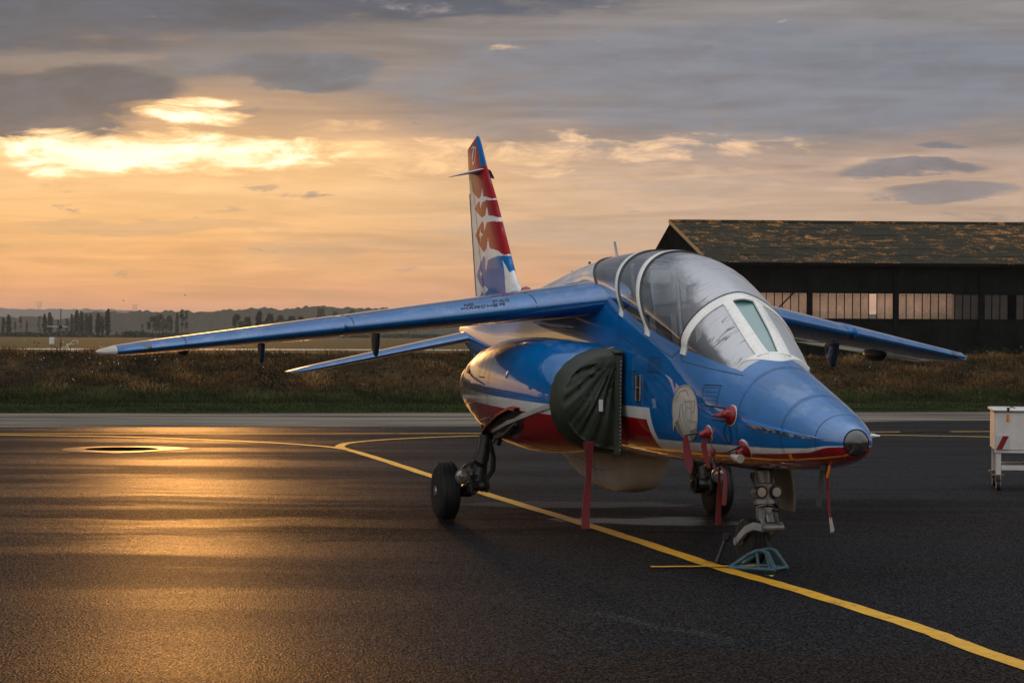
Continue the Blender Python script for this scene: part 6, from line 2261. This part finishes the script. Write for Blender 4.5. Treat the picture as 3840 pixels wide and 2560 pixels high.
# ------------------------------------------------------------------ hills: wooded ridge and a paler far range
def ridge(name, Z, Fs, tops, depth, bump, bs, m_, F0=-600, F1=4500, n=420, nd=14):
    mb = MB(); rows = []
    for j in range(nd + 1):
        v = j / nd; row = []
        for i in range(n + 1):
            F = F0 + (F1 - F0) * i / n
            y = Z + depth * v
            X = (F - 1920) / 8240 * Z * (1 + .1 * v)
            top = float(np.interp(F, Fs, tops))
            hor = 1256 + .0052 * (F - 1920)
            h = (hor - top) / 8240 * (Z + depth * .6) + 1.8
            k = sin(min(1, v / .6) * pi / 2) if v < .6 else 1.0 - .3 * (v - .6)
            cell = mnoise.voronoi(Vector((X / bs, y / bs * .7, 0)))[0][0]
            z = h * k + bump * (1 - min(1, cell * 1.25)) * (0 if v == 0 else 1) + bump * .5 * mnoise.noise(Vector((X / bs * .35, y / bs * .3, 3)))
            row.append((X, y, z if v > 0 else -.5))
        rows.append(row)
    mb.grid(rows)
    return mb.build(name, m_, None, smooth=False, kind="structure")


M_hill, t, b = new_mat("wooded_hill")
P_ = t.node('ShaderNodeNewGeometry').outputs['Position']
n1 = t.noise(P_, .12, 5, .65)
t.put(b.inputs['Base Color'], t.mix(t.ss(n1, .3, .7), (.016, .020, .011), (.050, .052, .026)))
b.inputs['Roughness'].default_value = 1.0; b.inputs['Specular IOR Level'].default_value = 0
ridge("hills", 2300, [-600, 0, 60, 130, 175, 215, 260, 300, 360, 420, 470, 540, 640, 720, 800, 870, 950, 1050, 1120, 1200, 1300, 1420, 1560, 1700, 1900, 2400, 3000, 4500],
      [1200, 1196, 1200, 1206, 1204, 1184, 1172, 1180, 1182, 1176, 1180, 1175, 1177, 1177, 1170, 1165, 1164, 1164, 1160, 1158, 1163, 1164, 1165, 1168, 1175, 1180, 1180, 1190], 500, 6.0, 9.0, M_hill, n=620)
ridge("hills", 7000, [-600, 0, 140, 215, 300, 380, 480, 560, 700, 4500], [1164, 1162, 1163, 1160, 1163, 1164, 1170, 1178, 1190, 1210], 900, 8.0, 26.0, M_hill, F1=2400, n=320)

# pylons on the skyline
M_pyl = mat("pylon_steel", (.16, .15, .14), .6)
for F, top, lab in ((147, 1129, "faint lattice pylon on the far hills above the weather mast, nearer the left edge"), (506, 1139, "faint lattice pylon on the skyline left of the ragged trees")):
    Z = 6400; X = (F - 1920) / 8240 * Z; hor = 1256 + .0052 * (F - 1920)
    zt_ = (hor - top) / 8240 * Z; zb_ = zt_ - 44
    pr = empty("pylon", (X, Z, zb_), label=lab, category="pylon", group="pylons on the skyline")
    mb = MB()
    for sx in (-1, 1):
        mb.tube([(sx * 5, 0, -30), (sx * 2.5, 0, 22), (sx * 5.5, 0, 44)], .45, 4)
    mb.build("mast_leg", M_pyl, pr)
    mb = MB()
    for z in (6, 22, 33, 43):
        mb.tube([(-9 if z > 30 else -4, 0, z), (9 if z > 30 else 4, 0, z)], .4, 4)
    for z in (-10, 2, 12, 24, 34):
        mb.tube([(-4, 0, z), (4, 0, z + 9)], .3, 4); mb.tube([(4, 0, z), (-4, 0, z + 9)], .3, 4)
    mb.build("lattice", M_pyl, pr)

# two birds in the sky over the hills
for F, y, lab in ((693, 1106, "small bird above the hills, the right-hand of two"), (463, 1127, "small bird lower in the sky over the tall poplar")):
    Z = 160; X = (F - 1920) / 8240 * Z; hor = 1256 + .0052 * (F - 1920)
    mb = MB(); mb.loft([[(x, .03 * cos(q) * k, .03 * sin(q) * k) for q in [2 * pi * j / 6 for j in range(6)]] for x, k in ((-.07, .2), (-.03, .6), (.03, .6), (.09, .2))])
    for sy in (-1, 1):
        mb.add([(.03, 0, .02), (-.04, 0, .02), (-.05, sy * .09, .045), (.0, sy * .095, .05), (-.05, sy * .16, .02)], [(0, 1, 2, 3), (3, 2, 4)])
    bd = mb.build("bird", M_black, None, loc=(X, Z, 1.8 + (hor - y) / 8240 * Z), label=lab, category="bird", group="birds in the sky")
    bd.rotation_euler = (0, 0, .4)

# a small green leaf on the tarmac in front of the nose wheel
M_gl = mat("fresh_leaf", (.28, .50, .05), .5)
mb = MB(); mb.grid([[(-.035 + .01 * k, -.012 * sin(pi * k / 7), .006 + .006 * sin(k)), (-.035 + .01 * k, .012 * sin(pi * k / 7), .008)] for k in range(8)])
mb.build("leaf", M_gl, None, loc=(1.94, 16.45, .006), label="tiny bright green leaf on the tarmac right of the yellow line", category="leaf")

# wood behind and to the sides of the viewer: it shows as the dark tree line mirrored in the paint
mb = MB(); tone = []
r_ = random.Random(17)
for k in range(430):
    ang = radians(r_.uniform(48, 312)); Rr = r_.uniform(95, 125)
    x, y = Rr * sin(ang), Rr * cos(ang) + 20
    h = r_.uniform(5, 11) * (1.0 + .35 * mnoise.noise(Vector((ang * 6, 0, 0)))); wv = h * r_.uniform(.18, .34)
    for q in range(24):
        z = h * (r_.random() ** .8)
        rad = wv * (1 - .8 * z / h)
        p = Vector((x + r_.gauss(0, rad * .6), y + r_.gauss(0, rad * .6), z)); s = r_.uniform(.5, 1.1)
        a_ = Vector((r_.gauss(0, 1), r_.gauss(0, 1), r_.gauss(0, 1))).normalized(); b__ = a_.orthogonal().normalized()
        mb.add([p + a_ * s, p + b__ * s, p - a_ * s, p - b__ * s], [(0, 1, 2, 3)]); tone += [r_.uniform(.1, .7)] * 4
wo = mb.build("far_wood", M_leaf, None, smooth=False, kind="stuff")
at = wo.data.attributes.new("tone", 'FLOAT', 'POINT'); at.data.foreach_set('value', np.array(tone, np.float32))

# ------------------------------------------------------------------ morning haze
M_haze = bpy.data.materials.new("haze"); M_haze.use_nodes = True
t = NT(M_haze.node_tree); t.n.clear()
out = t.node('ShaderNodeOutputMaterial'); pv = t.node('ShaderNodeVolumePrincipled')
pv.inputs['Color'].default_value = (.86, .84, .84, 1); pv.inputs['Density'].default_value = 0.95e-4; pv.inputs['Anisotropy'].default_value = .2
t.l.new(pv.outputs[0], out.inputs['Volume'])
mb = MB(); mb.box((0, 5500, 52.0), (18200, 17200, 106))
mb.build("haze", M_haze, None, smooth=False, kind="stuff")
